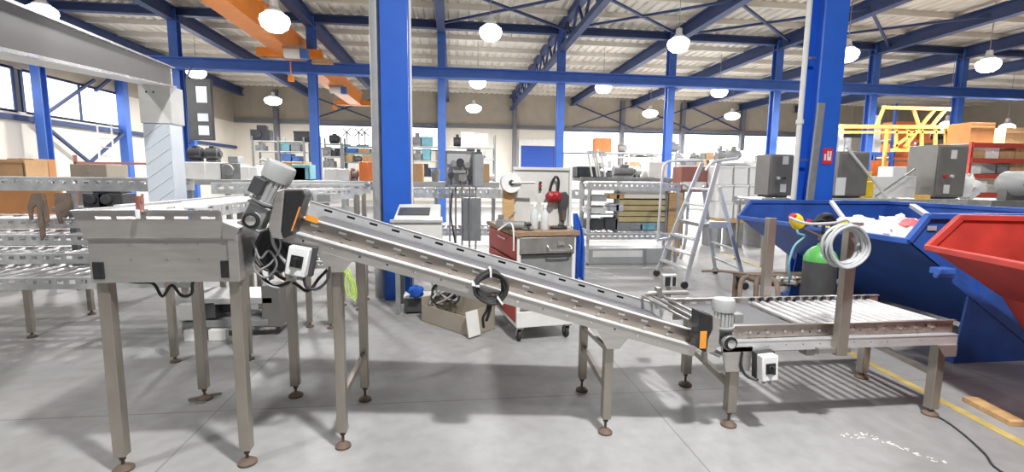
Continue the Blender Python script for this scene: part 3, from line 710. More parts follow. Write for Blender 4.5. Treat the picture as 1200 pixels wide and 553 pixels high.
for i in range(1, 5): MB().box(4.25 + i * .35, 4.29 + i * .35, SY0 - .03, SY0, .55, 1.29).build('stiffener', 'blue_s', t)
# its rubbish
heap = crumple((5.25, 4.75, .80), 1, (.48, .80, .20), 3, 22)
tag(heap.build('rubbish_heap', 'white'), 'pale crumpled film rubbish filling the blue skip', 'rubbish', None, 'stuff')
RB = [((4.27, 3.98, 1.07), .17, 'white', 'white crumpled plastic sheet at the front corner of the blue skip'),
      ((4.55, 4.05, 1.10), .17, 'red_l', 'pinkish red bag lying against the end plate of the blue skip'),
      ((4.40, 4.42, 1.09), .19, 'white', 'white crumpled sheet lying just behind the pinkish bag in the blue skip'),
      ((4.82, 4.45, 1.12), .18, 'red_l', 'pale red sheet further inside the blue skip beside the white sheets'),
      ((4.35, 4.85, 1.06), .17, 'yellow', 'yellow bag among the white rubbish in the blue skip'),
      ((4.60, 4.95, 1.10), .2, 'white', 'white crumpled sheet behind the yellow bag in the blue skip'),
      ((4.28, 5.18, 1.02), .15, 'grey_m', 'grey crumpled bag next to the yellow bag in the blue skip'),
      ((5.05, 4.9, 1.10), .2, 'white', 'white crumpled sheet deepest inside the blue skip'),
      ((4.50, 5.45, 1.0), .18, 'red_p', 'bright red rag at the far end of the rubbish in the blue skip')]
M['red_k'] = mat('ear_red', srgb(150, 34, 40), .4, 0, .06, 6)
M['red_l'] = mat('red_film', srgb(226, 120, 124), .5, 0, .2, 14)
for i, (c, r, m, l) in enumerate(RB):
    tag(crumple(c, r, (1.05, 1.0, .55), 5 + i).build('crumpled_sheet', m), l, 'rubbish')
a, b = at(974, 236, 5.6), at(1000, 272, 4.9)
tag(MB().bar(a, b, .04, .04).build('white_batten', 'white_p', None, .004), 'white batten sticking up out of the rubbish in the blue skip', 'batten')
a, b = at(1069, 241, 5.4), at(1092, 256, 4.7)
tag(MB().bar(a, b, .06, .05).build('steel_offcut', 'galv', None, .004), 'pale metal offcut leaning across the blue skip above the rubbish', 'offcut')

# red skip: built in its own frame, x across, y towards the camera along the skip
t = thing('red_skip', 'red tipping skip cut by the edge of view beside the blue skip', 'skip', (3.65, 3.25, 0), R_(-14))
pr = [(0, 1.10), (.20, 1.335), (2.0, 1.335), (2.0, .10), (1.0, .10), (.56, .73)]
LR = -2.05
plate_y(pr, -.008, .008).build('end_plate', 'red_s', t, local=True); plate_y(pr, LR, .008).build('end_plate', 'red_s', t, local=True)
slab((0, 1.10), (.56, .73), LR, 0, .01).build('sloped_floor', 'red_s', t, local=True)
slab((.56, .73), (1.0, .10), LR, 0, .01).build('sloped_floor', 'red_s', t, local=True)
MB().box(1.0, 2.0, LR, 0, .10, .11).build('bottom_plate', 'red_s', t, local=True)
MB().box(1.99, 2.0, LR, 0, .10, 1.335).build('back_wall', 'red_s', t, local=True)
MB().bar((0, LR, 1.10), (0, .01, 1.10), .05, .045).build('lip', 'red_s', t, .006, local=True)
for y in (0, LR):
    MB().bar((0, y, 1.10), (.20, y, 1.34), .05, .045, (0, 1, 0)).build('rim', 'red_s', t, .006, local=True)
    MB().bar((.19, y, 1.34), (2.02, y, 1.34), .05, .045).build('rim', 'red_s', t, .006, local=True)
MB().bar((2.0, LR, 1.34), (2.0, 0, 1.34), .05, .045).build('rim', 'red_s', t, .006, local=True)
for y in (-.35, LR + .2): MB().box(.85, 2.0, y, y + .16, 0, .10).build('fork_runner', 'red_s', t, .006, local=True)
q = at(1192, 285, 2.95)
tag(crumple((4.50, 2.80, .95), .2, (1.1, .9, .8), 31).build('crumpled_card', 'card'), 'crumpled brown cardboard lying inside the red skip', 'cardboard')
a, b = at(1186, 312, 2.85), at(1203, 268, 2.95)
tag(MB().bar((4.12, 2.72, .92), (4.40, 2.95, 1.30), .12, .02, (0, 1, 0)).build('wood_offcut', 'wood', None, .003), 'brown wood offcut leaning up inside the red skip', 'wood')

# ================================================================ WORKSHOP TROLLEY
t = thing('workshop_trolley', 'red and white wheeled workshop trolley with wooden top and tool board', 'trolley', (.60, 4.45, 0), R_(9))
TB = lambda: MB()
TW, TD = .60, 1.18
TB().box(-.03, TW + .03, -.02, TD, 1.045, 1.09).build('worktop', 'wood_d', t, .004, local=True)
TB().box(0, TW, 0, TD, .15, .19).build('bottom_tray', 'white_p', t, .004, local=True)
TB().box(0, TW, -.004, .012, .15, .31).build('lower_panel', 'white_p', t, .004, local=True)
for x, y in ((0, 0), (TW - .035, 0), (0, TD - .04), (TW - .035, TD - .04)): TB().box(x, x + .035, y, y + .035, .17, 1.045).build('corner_post', 'white_p', t, .003, local=True)
TB().box(.03, TW - .03, .03, TD - .05, .31, .86).build('cabinet_body', 'grey_m', t, .004, local=True)
TB().box(.035, TW - .035, .10, .12, .45, .80).build('recess_panel', 'card_g', t, local=True)
dr = TB().box(.02, TW - .02, -.012, .40, .875, 1.035).build('top_drawer', 'steel_d', t, .004, local=True)
TB().tube([(.30, -.01, .95), (.30, -.055, .93), (.32, -.06, .915), (.50, -.06, .915), (.53, -.055, .93), (.53, -.01, .95)], .009).build('drawer_handle', 'bright', dr, local=True)
dc = TB().box(.40, .47, -.03, -.012, .955, .985).build('drawer_lock', 'steel', dr, local=True)
for z0, z1 in ((.81, 1.035), (.60, .80), (.40, .59), (.19, .39)):
    d = TB().box(-.014, .02, .05, TD - .06, z0 + .008, z1 - .006).build('red_drawer', 'red', t, .005, local=True, label='red drawer front')
    TB().tube([(-.014, .35, z1 - .05), (-.04, .36, z1 - .05), (-.04, .62, z1 - .05), (-.014, .63, z1 - .05)], .008).build('drawer_handle', 'bright', d, local=True)
for x, y in ((.04, .03), (TW - .06, .03), (.04, TD - .08), (TW - .06, TD - .08)):
    c = TB().box(x - .03, x + .04, y - .03, y + .04, .135, .15).build('caster', 'steel_d', t, .002, local=True)
    TB().bar((x - .024, y, .14), (x - .024, y + .035, .06), .005, .035).bar((x + .024, y, .14), (x + .024, y + .035, .06), .005, .035).build('fork', 'steel_d', c, local=True)
    TB().cyl((x - .017, y + .035, .062), (x + .017, y + .035, .062), .060, n=20).build('wheel', 'rubber', c, .006, local=True)
TB().prism([(.0, 1.09), (.10, 1.68), (.74, 1.70), (.74, 1.09)], 'y', .52, .535).build('tool_board', 'board', t, .003, local=True)
TB().bar((.735, .50, 1.06), (.735, .50, 1.72), .03, .03).build('board_post', 'white_p', t, .003, local=True)
TB().bar((.58, .50, 1.06), (.75, .50, 1.06), .03, .03).build('board_bracket', 'white_p', t, .003, local=True)
TB().box(.10, .74, .50, .56, 1.68, 1.71).build('board_top_rail', 'board', t, .003, local=True)
# things on the trolley (world coordinates)
q = at(598, 214, 4.93)
o = MB().lathe((q.x, q.y + .10, q.z), [(.10, 0), (.102, .01), (.102, .19), (.10, .20)], 28, (0, -1, 0)).build('paper_roll', 'white', None); tag(o, 'white paper roll on a bar at the end of the trolley tool board', 'paper roll')
MB().lathe((q.x, q.y - .10, q.z), [(.028, 0), (.028, .006)], 16, (0, -1, 0)).build('core', 'grey_d', o)
MB().cyl((q.x, q.y - .125, q.z), (q.x + .24, q.y - .10, q.z + .005), .014, n=10).build('roll_bar', 'steel', o)
q = at(597, 238, 4.90); tag(MB().box(q.x - .07, q.x + .05, q.y, q.y + .05, 1.09, q.z + .13).prism([(q.x - .11, 1.09), (q.x + .09, 1.09), (q.x + .05, 1.16), (q.x - .08, 1.16)], 'y', q.y - .02, q.y + .07).build('wooden_block', 'wood', None, .004), 'upright tan wooden block standing under the paper roll', 'block')
q = at(650, 226, 5.0)
o = MB().tube([(q.x - .055, q.y, q.z - .02), (q.x - .035, q.y, q.z + .10), (q.x + .01, q.y, q.z + .17), (q.x + .04, q.y, q.z + .12), (q.x + .03, q.y, q.z - .01)], .014).build('ear_defenders', 'black'); tag(o, 'red and black ear defenders hanging on the trolley tool board', 'ear defenders')
for dx, dy in ((-.045, -.02), (.02, .03)): MB().lathe((q.x + dx, q.y - .03 + dy, q.z - .04), [(.02, -.05), (.05, -.04), (.06, -.01), (.06, .02), (.03, .05)], 18, (.5, -1, 0)).build('ear_cup', 'red_k', o)
q = at(661, 240, 5.0)
k = MB().prism([(q.x + a, q.z + b) for a, b in ((-.05, -.02), (-.055, .07), (-.03, .13), (.02, .14), (.055, .09), (.05, 0), (.03, -.06), (.03, -.14), (.0, -.20), (-.035, -.17), (-.035, -.08))], 'y', q.y, q.y + .05)
o = k.build('belt_sander', 'grey_d', None, .01); tag(o, 'dark brown oval hand tool hanging beside the ear defenders', 'tool')
MB().box(q.x - .022, q.x + .018, q.y - .012, q.y, q.z - .17, q.z - .06).build('grip', 'rust', o, .004)
q = at(633, 218, 5.02); 
for i, z in enumerate((.035, 0, -.035)):
    tag(MB().cyl((q.x, q.y, q.z + z), (q.x, q.y - .02, q.z + z), .016, n=14).cyl((q.x, q.y - .02, q.z + z), (q.x, q.y - .03, q.z + z), .007, n=8).build('push_button', ['grey_d', 'red', 'grey_d'][i]), ['grey push button topmost on the tool board', 'red push button between two grey ones on the tool board', 'grey push button lowest on the tool board'][i], 'button')
def bottle(px, py, Y, h, label, col='clear', cap='white'):
    q = at(px, py, Y); z = 1.09
    o = MB().lathe((q.x, q.y, z), [(.036, 0), (.040, .01), (.040, h * .5), (.034, h * .62), (.016, h * .74), (.015, h * .8)], 20).build('spray_bottle', col); tag(o, label, 'bottle')
    k = MB().lathe((q.x, q.y, z + h * .78), [(.018, 0), (.018, .03), (.010, .035), (.010, .05)], 14).box(q.x - .045, q.x + .025, q.y - .012, q.y + .012, z + h * .9, z + h).bar((q.x - .022, q.y, z + h * .9), (q.x - .035, q.y, z + h * .74), .01, .008)
    k.build('trigger', cap, o, .002)
bottle(626, 262, 4.72, .27, 'pale spray bottle standing nearer the paper roll on the trolley top')
bottle(638, 268, 4.62, .27, 'pale spray bottle standing at the trolley edge below the ear defenders')
q = at(634, 266, 4.70); tag(MB().lathe((q.x + .0, q.y + .14, 1.09), [(.03, 0), (.033, .01), (.033, .11), (.02, .13), (.02, .15)], 16).build('plastic_jar', 'white'), 'small white jar behind the two spray bottles', 'jar')
q = at(603, 262, 4.62)
o = MB().cyl((q.x - .10, q.y + .05, 1.135), (q.x + .10, q.y, 1.135), .042, n=18).build('angle_grinder', 'grey_m'); tag(o, 'grey angle grinder lying on the trolley top by the wooden block', 'grinder')
MB().lathe((q.x + .13, q.y - .01, 1.10), [(.062, 0), (.062, .006), (.03, .02), (.03, .07)], 22).build('disc', 'steel_d', o); MB().cyl((q.x + .12, q.y - .01, 1.14), (q.x + .14, q.y - .10, 1.15), .015, n=10).build('side_handle', 'black', o)
q = at(593, 262, 4.85); tag(MB().box(q.x - .09, q.x + .06, q.y, q.y + .12, 1.09, 1.17).cyl((q.x - .05, q.y + .05, 1.17), (q.x - .05, q.y + .05, 1.22), .03, n=12).bar((q.x + .03, q.y + .06, 1.17), (q.x + .10, q.y + .04, 1.25), .02, .02).build('bench_vice', 'grey_m', None, .006), 'grey bench vice at the drawer side of the trolley top', 'vice')
q = at(657, 266, 4.66); tag(MB().box(q.x - .10, q.x + .07, q.y, q.y + .06, 1.09, 1.12).cyl((q.x - .02, q.y + .03, 1.12), (q.x + .04, q.y + .03, 1.135), .02, n=10).build('black_drill', 'black', None, .008), 'flat black tool lying at the post corner of the trolley top', 'tool')
tag(MB().tube([(atz(578, 262, 1.1).x, 4.6, 1.09), (.53, 4.58, 1.16), (.55, 4.42, 1.14), (.555, 4.38, 1.02), (.555, 4.39, .92)], .008).build('white_hook', 'white_p'), 'thin pale hook hanging over the drawer side edge of the trolley', 'hook')
# blue cloth hanging from the trolley post
k = MB(); vs = []; nx, nz = 9, 14
top, bot = at(674, 250, 4.66), at(678, 326, 4.66)
for j in range(nz + 1):
    f = j / nz; w_ = .05 + .09 * math.sin(min(1, f * 1.3) * 1.5) ; cx = top.x + (bot.x - top.x) * f + .02 * math.sin(f * 5)
    for i in range(nx + 1):
        g = i / nx - .5; vs.append((cx + w_ * g, 4.66 + .025 * math.sin(i * 1.9 + f * 2) * (.4 + f), top.z + (bot.z - top.z) * f + .02 * math.sin(i * 1.3) * (f > .9)))
k.poly(vs, [(j * (nx + 1) + i, j * (nx + 1) + i + 1, (j + 1) * (nx + 1) + i + 1, (j + 1) * (nx + 1) + i) for j in range(nz) for i in range(nx)])
o = k.build('blue_cloth', 'blue_cl'); sm = o.modifiers.new('thick', 'SOLIDIFY'); sm.thickness = .012
tag(o, 'bright blue cloth hanging down the side of the workshop trolley', 'cloth')

# ================================================================ PLATFORM LADDER
t = thing('platform_ladder', 'aluminium platform ladder on castors standing by the blue skip', 'ladder', (3.85, 6.95, 0))
fb = {0: (Vector((3.38, 6.56, .06)), Vector((3.84, 6.62, 1.90))), 1: (Vector((3.345, 7.46, .06)), Vector((3.90, 7.22, 1.87)))}
rb = {0: (Vector((4.26, 6.44, .06)), Vector((3.87, 6.64, 1.50))), 1: (Vector((4.46, 7.60, .06)), Vector((3.93, 7.2, 1.50)))}
for i in (0, 1):
    MB().bar(fb[i][0], fb[i][1], .03, .065, (1, 0, 0)).build('stringer', 'alu', t, .003)
    MB().bar(rb[i][0], rb[i][1], .03, .055, (1, 0, 0)).build('rear_leg', 'alu', t, .003)
def lerp_at(pq, z): a, b = pq; return a.lerp(b, (z - a.z) / (b.z - a.z))
for z in (.28, .50, .72): MB().bar(lerp_at(fb[0], z), lerp_at(fb[1], z), .10, .03).build('step', 'alu', t, .003)
for z in (.30, .58): MB().bar(lerp_at(rb[0], z), lerp_at(rb[1], z), .035, .03).build('rung', 'alu', t, .003)
pz = .96
p0, p1, r0_, r1_ = lerp_at(fb[0], pz), lerp_at(fb[1], pz), lerp_at(rb[0], pz), lerp_at(rb[1], pz)
MB().hexa([p + Vector((0, 0, -.05)) for p in (p0, r0_, r1_, p1)] + [p for p in (p0, r0_, r1_, p1)]).build('platform', 'grey_m', t, .003)
MB().box(3.72, 4.02, 6.55, 6.6, .90, .995).build('platform_edge', 'alu', t, .003)
for z in (1.22, 1.46): MB().bar(lerp_at(fb[0], z), lerp_at(fb[1], z), .07, .03).build('step', 'alu', t, .003)
MB().tube([(3.22, 7.2, .62), (3.23, 7.2, 1.2), (3.25, 7.2, 1.75), (3.30, 7.2, 1.86), (3.45, 7.2, 1.89), (3.9, 7.2, 1.90)], .022, res=6).build('hand_rail', 'alu', t)
MB().tube([(3.62, 6.60, 1.74), (3.70, 6.60, 1.84), (3.84, 6.60, 1.88), (4.12, 6.62, 1.92)], .022, res=6).build('hand_rail', 'alu', t)
MB().bar((3.22, 7.2, .64), lerp_at(fb[1], .66), .03, .03).build('rail_stay', 'alu', t)
for p in (fb[0][0], fb[1][0], rb[0][0], rb[1][0]):
    MB().cyl((p.x, p.y - .02, .055), (p.x, p.y + .02, .055), .055, n=18).build('castor', 'rubber', t, .006)

# ================================================================ WELDING TABLE, GAS CYLINDER
t = thing('welding_table', 'rusty steel work table standing behind the roller conveyor', 'table', (3.45, 4.45, 0))
zt = .60
ca, cb, cc, cd_ = atz(868, 322, zt), atz(905, 313, zt), atz(990, 343, zt), atz(930, 346, zt)
tx0, tx1, ty0, ty1 = 3.02, 3.88, 4.25, 4.80
MB().box(tx0, tx1, ty0, ty1, zt - .03, zt).build('table_top', 'rust', t, .004)
for x, y in ((tx0 + .03, ty0 + .03), (tx1 - .03, ty0 + .03), (tx0 + .03, ty1 - .03), (tx1 - .03, ty1 - .03)): MB().box(x - .025, x + .025, y - .025, y + .025, 0, zt - .03).build('leg', 'rust', t, .003)
MB().box(tx0, tx1, ty0, ty1, .18, .20).build('lower_shelf', 'rust', t)
for i in range(4):
    x = 3.2 + i * .17
    o = MB().tube([(x, 4.3, zt + .02), (x + .05, 4.38, zt + .03), (x + .10, 4.42, zt + .015), (x + .16, 4.36, zt + .02)], .018).box(x + .02, x + .11, 4.2, 4.26, zt, zt + .03)
    tag(o.build('scrap_part', ['galv', 'steel_d', 'rust', 'galv'][i], None), ['pale bent metal scrap at the hose end of the rusty table', 'dark bent metal scrap second along the rusty table', 'rusty bent scrap in the middle of the work table', 'pale bent metal scrap nearest the gas cylinder on the rusty table'][i], 'scrap')
cyx, cyy = 3.43, 4.06
o = MB().lathe((cyx, cyy, 0), [(.135, .0), (.142, .02), (.142, .80), (.142, .86)], 28).build('gas_cylinder', 'grey_d'); tag(o, 'dark gas cylinder with bright green shoulder beside the rusty table', 'gas cylinder')
MB().lathe((cyx, cyy, .855), [(.143, 0), (.140, .04), (.115, .09), (.07, .13), (.04, .145), (.035, .17)], 28).build('shoulder', 'green', o, label='bright green shoulder')
k = MB().cyl((cyx, cyy, 1.02), (cyx, cyy, 1.10), .022, n=12).cyl((cyx - .05, cyy - .02, 1.07), (cyx + .05, cyy - .02, 1.07), .018, n=12); k.build('valve', 'rust', o)
a = at(937, 262, 4.1); o2 = MB().cyl((a.x - .06, a.y, a.z + .05), (a.x + .02, a.y, a.z - .02), .05, .035, n=16).lathe((a.x - .03, a.y, a.z + .02), [(.02, -.07), (.055, -.05), (.06, .02), (.045, .06)], 16, (-.6, -.2, .8)).build('regulator', 'yellow', o, label='yellow regulator')
MB().bar((a.x, a.y, a.z - .02), (cyx, cyy, 1.08), .016, .016).build('gauge_pipe', 'rust', o)
MB().cyl((a.x - .085, a.y, a.z + .075), (a.x - .05, a.y, a.z + .04), .035, n=14).build('cap', 'red_p', o2, label='red regulator cap')
cable('gas_hose', [(a.x - .03, a.y, a.z - .03), (a.x - .02, a.y - .02, a.z - .09), (a.x + .06, a.y, a.z - .12), (a.x - .02, a.y + .02, a.z - .22), (a.x - .06, a.y + .02, a.z - .38), (a.x - .02, a.y + .05, a.z - .50), (a.x + .02, a.y + .1, .62)], .010, 'teal', 'pale blue hose curling down from the yellow regulator', 'hose')
cable('gas_hose', [(a.x + .03, a.y, a.z - .03), (a.x + .12, a.y - .03, a.z + .02), (a.x + .22, a.y - .02, a.z + .03), (cyx + .02, cyy + .02, 1.12), (cyx + .12, cyy + .1, 1.05), (cyx + .14, cyy + .2, .8)], .016, 'rubber', 'thick black hose lying over the top of the gas cylinder', 'hose')
q = at(968, 262, 4.12); tag(MB().tube([(q.x - .12, q.y, q.z - .02), (q.x - .05, q.y, q.z + .07), (q.x + .05, q.y, q.z + .06), (q.x + .10, q.y + .02, q.z - .04), (q.x + .06, q.y + .04, q.z - .16)], .028).box(q.x - .02, q.x + .05, q.y - .02, q.y + .06, q.z - .02, q.z + .05).build('welding_torch', 'black'), 'black welding torch and sleeve bundled above the green cylinder shoulder', 'torch')
q = at(942, 340, 4.30)
for i, (m, l) in enumerate((('red', 'dark red toolbox on the lower shelf of the rusty table'), ('darkbox', 'dark box on the lower shelf under the rusty table'))):
    x = 3.55 - i * .30
    o = MB().box(x - .11, x + .11, 4.32, 4.52, .201, .37).build('toolbox', m, None, .008); tag(o, l, 'box')
    MB().tube([(x - .06, 4.42, .37), (x - .05, 4.42, .40), (x + .05, 4.42, .40), (x + .06, 4.42, .37)], .008).build('handle', 'black', o)
# hanging dark straps and hoses at the table end
for i, (pts, r, l) in enumerate([
    ([(3.00, 4.5, .62), (2.90, 4.45, .58), (2.86, 4.4, .40), (2.84, 4.4, .18), (2.86, 4.42, .02)], .022, 'dark brown hose hanging down furthest from the rusty table'),
    ([(3.05, 4.40, .62), (3.0, 4.35, .60), (2.97, 4.30, .40), (2.98, 4.3, .18), (2.97, 4.3, .02)], .026, 'dark hose hanging second from the far end of the rusty table'),
    ([(3.15, 4.38, .62), (3.10, 4.20, .62), (3.08, 4.12, .42), (3.05, 4.1, .15), (3.06, 4.1, .02)], .024, 'dark hose hanging nearest the table leg'),
    ([(2.72, 4.9, .60), (2.85, 4.75, .63), (3.0, 4.6, .63), (3.15, 4.5, .63), (3.35, 4.42, .64)], .014, 'thin brown hose lying along the end of the rusty table')]):
    cable('hanging_hose', pts, r, 'cloth_b' if i != 1 else 'rust', l, 'hose')

# ================================================================ CARDBOARD BOX WITH CABLES, BITS BY THE COLUMN
q0, q1, q2, q3 = atz(494, 376, 0), atz(553, 396, 0), atz(563, 372, 0), atz(505, 362, 0)
ang = math.atan2(q1.y - q0.y, q1.x - q0.x)
t = thing('open_carton', 'open brown cardboard box full of cables on the floor under the incline', 'box', (q0.x, q0.y, 0), ang)
Wb = (q1 - q0).length - .03; Db = .36; Hb = .27
MB().box(0, Wb, 0, .008, 0, Hb * .72).build('front_flap', 'card_g', t, local=True)
MB().box(0, .008, 0, Db, 0, Hb).build('side', 'card_g', t, local=True); MB().box(Wb - .008, Wb, 0, Db, 0, Hb).build('side', 'card_g', t, local=True)
MB().box(0, Wb, Db - .008, Db, 0, Hb + .1).build('back', 'card_g', t, local=True); MB().box(0, Wb, 0, Db, 0, .008).build('bottom', 'card_g', t, local=True)
MB().bar((Wb, .02, Hb), (Wb + .05, .02, .02), .008, .16, (0, 1, 0)).build('flap', 'white_p', t, local=True)
cen = (q0 + q2) / 2
rnd = random.Random(4)
for i in range(6):
    c = cen + Vector((rnd.uniform(-.12, .12), rnd.uniform(-.06, .06), 0)); rr = rnd.uniform(.13, .19)
    pts = [(c.x + rr * math.cos(a), c.y + .35 * rr * math.sin(a) - .05 * math.cos(a * 2 + i), .29 + .12 * math.sin(a + i) + .015 * i) for a in [j * math.pi / 5 for j in range(10)]]
    tag(MB().tube(pts, .010 + .002 * (i % 2), closed=True).build('cable_loop', 'cable_g' if i in (1, 4) else 'rubber'), ['black cable loop at the bottom of the open box', 'pale grey cable loop lower in the open box', 'black cable loop in the middle of the open box', 'black cable loop above the middle of the open box', 'pale grey cable loop draped over the open box', 'black cable loop on top in the open box'][i], 'cable')
q = atz(488, 368, 0)
o = MB().box(q.x - .14, q.x + .16, q.y, q.y + .2, .02, .19).build('grey_case', 'grey_d', None, .012); tag(o, 'dark grey case with pale lid standing by the cable box', 'case')
MB().box(q.x - .145, q.x + .165, q.y - .005, q.y + .205, .19, .225).build('lid', 'white_p', o, .006)
k = MB(); 
for j in range(4): k.cyl((q.x - .11 + .22 * (j % 2), q.y + .03 + .14 * (j // 2), 0), (q.x - .11 + .22 * (j % 2), q.y + .03 + .14 * (j // 2), .02), .015, n=8)
k.build('rubber_feet', 'rubber', o)
q = at(487, 345, 5.4); tag(crumple((q.x, 5.45, .29), .085, (1, .8, .8), 9).build('blue_rag', 'blue_cl'), 'crumpled dark blue rag lying on the grey case by the column', 'rag')

# ================================================================ ROLLER TRACKS
def track(label, a, b, z, w=.55, h=.10, pitch=.16, legs=(), m='galv', slots=True, belt=None, group=None, lm='leg', name='roller_track', lz0=.05, rmax=60):
    """a straight conveyor section from a to b (its near side line), top at z, width w to the far side"""
    a = Vector((a[0], a[1], z)); b = Vector((b[0], b[1], z)); d = (b - a); L = d.length; d.normalize(); s = Vector((-d.y, d.x, 0))
    mid = (a + b) / 2 + s * w / 2
    t = thing(name, label, 'conveyor', (mid.x, mid.y, z - h), 0, group)
    sl = []; q = .08
    while q < L - .08 and slots: sl.append((q, q + .055)); q += .105
    for off, sd in ((0, 1), (w, -1)):
        p0 = a + s * off - Vector((0, 0, h)); p1 = b + s * off - Vector((0, 0, h))
        k = MB().slotted(p0, p1, h, .006, sl, h * .45, h * .80)
        k.bar(p0 + s * sd * .02, p1 + s * sd * .02, .045, .006)
        rl = k.build('side_rail', m, t)
        MB().bar(p0 + s * sd * .02 + Vector((0, 0, h)), p1 + s * sd * .02 + Vector((0, 0, h)), .045, .006).build('top_flange', 'white_m', rl)
    if belt:
        MB().bar(a + s * w / 2 - Vector((0, 0, .015)), b + s * w / 2 - Vector((0, 0, .015)), w - .07, .012).build('belt', belt, t)
    else:
        n = max(2, min(rmax, int((L - .1) / pitch)))
        p = a + d * .08 - Vector((0, 0, .022)); st = (L - .16) / (n - 1)
        r = MB().cyl(p + s * .02, p + s * (w - .02), .022, n=10).build('roller', 'roller', t)
        for i in range(1, n): copy_part(r, t, d * (st * i))
    for f in legs:
        for off in (.03, w - .03):
            p = a + d * (L * f) + s * off
            l = MB().box(p.x - .025, p.x + .025, p.y - .025, p.y + .025, lz0, z - h).build('leg', lm, t, .003)
            MB().lathe((p.x, p.y, lz0 - .05), [(.04, 0), (.04, .012), (.012, .03), (.010, .055)], 14).build('foot', 'rust', l)
    return t
# stack of sections at the windowed side
track('topmost roller section of the stack behind the hopper carrying two brown cloths', (-6.6, 5.3), (-2.95, 5.3), 1.545, .6, .13, .17)
track('second roller section down in the stack behind the hopper', (-6.6, 5.32), (-3.2, 5.32), 1.13, .56, .09, .2)
track('third roller section down in the stack behind the hopper, with two rails showing', (-6.6, 5.3), (-3.0, 5.3), .97, .56, .10, .2)
track('fourth roller section down in the stack behind the hopper', (-6.6, 5.28), (-2.9, 5.28), .78, .56, .10, .16)
track('lowest roller section of the stack behind the hopper, on short feet', (-6.6, 5.0), (-2.5, 5.0), .59, .84, .11, .16, (.615, .96))
for x in (-6.0, -4.05):
    k = MB().box(x - .03, x + .03, 5.62, 5.68, .59, 1.42).build('stacking_post', 'grey_m'); tag(k, 'grey upright between the stacked roller sections' + (' where the cloths hang' if x > -5 else ' near the blue wall post'), 'post')
# brown cloths over the top rail
def hang(x0, x1, zt, pts, label):
    k = MB().prism(pts, 'y', 5.255, 5.285)
    o = k.build('hanging_cloth', 'cloth_b', None, .008); tag(o, label, 'cloth')
def pxpts(pts, Y=5.27):
    r = []
    for x, y in pts: q = at(x, y, Y); r.append((q.x, q.z))
    return r
hang(0, 0, 0, pxpts([(38, 226), (52, 226), (56, 244), (58, 260), (54, 262), (51, 248), (53, 276), (49, 282), (46, 262), (43, 240), (39, 244), (38, 258), (35, 256), (33, 242)]), 'brown cloth hanging like an arch from the top roller section')
hang(0, 0, 0, pxpts([(64, 226), (82, 226), (84, 242), (82, 250), (77, 256), (72, 254), (74, 262), (70, 262), (66, 250)]), 'broader brown cloth hanging beside the arch shaped one')
# long upper line behind the hopper
track('long roller track passing behind the hopper motor towards the blue post', (-2.7, 5.75), (-1.05, 5.75), 1.50, .55, .12, .17, (.1, .95))
track('rear roller track further back along the long line beside the blue post', (-3.0, 7.6), (-1.3, 7.6), 1.50, .6, .14, .18, (.2, .9))
# pale belt bringing goods to the hopper
track('pale belt conveyor leading away from the hopper tray to the long track', (-1.74, 3.72), (-1.74, 5.6), 1.37, .66, .08, .2, (.28,), belt='belt_w')
# side section meeting it at an angle
a, b = at(349, 233, 4.55), at(446, 213, 6.0)
track('angled roller section rising beside the incline towards the grey pipe', (a.x, a.y), (a.x * .25 + b.x * .75 - .1, a.y * .25 + b.y * .75 - .05), 1.46, .30, .11, .15, (.5,))
q = at(378, 232, 4.75)
o = MB().box(q.x - .09, q.x + .12, q.y, q.y + .05, q.z - .05, q.z + .05).build('side_bracket', 'galv', None, .004); tag(o, 'small pale metal drive box on the side of the angled roller section', 'bracket')
MB().box(q.x - .05, q.x + .07, q.y - .004, q.y, q.z - .03, q.z + .03).build('cover', 'grey_m', o)
# low drive unit below the hopper
a = atz(193, 402, 0)
t = thing('drive_unit', 'low grey drive unit with pale covers standing on the floor behind the hopper legs', 'machine', (a.x + .35, a.y, 0))
MB().box(a.x - .02, a.x + .95, a.y + .1, a.y + .6, .34, .40).build('bed', 'galv', t, .004)
MB().box(a.x + .12, a.x + .24, a.y + .05, a.y + .2, .20, .36).build('end_box', 'white_p', t, .006)
MB().box(a.x + .26, a.x + .42, a.y + .1, a.y + .4, .20, .36).cyl((a.x + .42, a.y + .25, .28), (a.x + .66, a.y + .25, .28), .06, n=16).build('motor', 'grey_d', t, .006)
MB().box(a.x + .12, a.x + .90, a.y + .08, a.y + .5, .12, .18).build('base', 'grey_m', t, .004)
for dx in (.16, .38): MB().box(a.x + dx, a.x + dx + .16, a.y + .02, a.y + .08, .0, .11).build('foot_cover', 'white_p', t, .006)
MB().box(a.x + .85, a.x + 1.02, a.y + .1, a.y + .6, .10, .52).build('side_plate', 'cab', t, .006)
for x in (a.x + .02, a.x + .92): MB().box(x - .02, x + .02, a.y + .3, a.y + .34, 0, .34).build('leg', 'leg', t)
track('low pale roller section on the floor side of the drive unit behind the hopper legs', (-2.36, 5.62), (-1.25, 5.62), .62, .4, .08, .16, (.15, .9))

# wrapped stainless post and long channel arm
t = thing('film_wrapped_post', 'stainless post wrapped in pale protective film standing behind the hopper tray', 'post', (-2.72, 5.0, 0))
a = at(176, 112, 4.95)
MB().box(-2.86, -2.62, 4.90, 5.10, .595, 2.06).build('film', 'film', t, .006)
MB().box(-2.87, -2.60, 4.89, 5.11, 2.06, 2.40).build('bare_top', 'white_p', t, .004, label='pale bare top of the post')
for x in (-2.80, -2.74): MB().cyl((x, 4.885, 2.34), (x, 4.89, 2.34), .008, n=8).build('bolt_hole', 'black', t)
for i in range(9):
    z = .9 + .13 * i; MB().bar((-2.85, 4.895, z), (-2.63, 4.895, z + .16), .004, .004).build('film_crease', 'white', t)
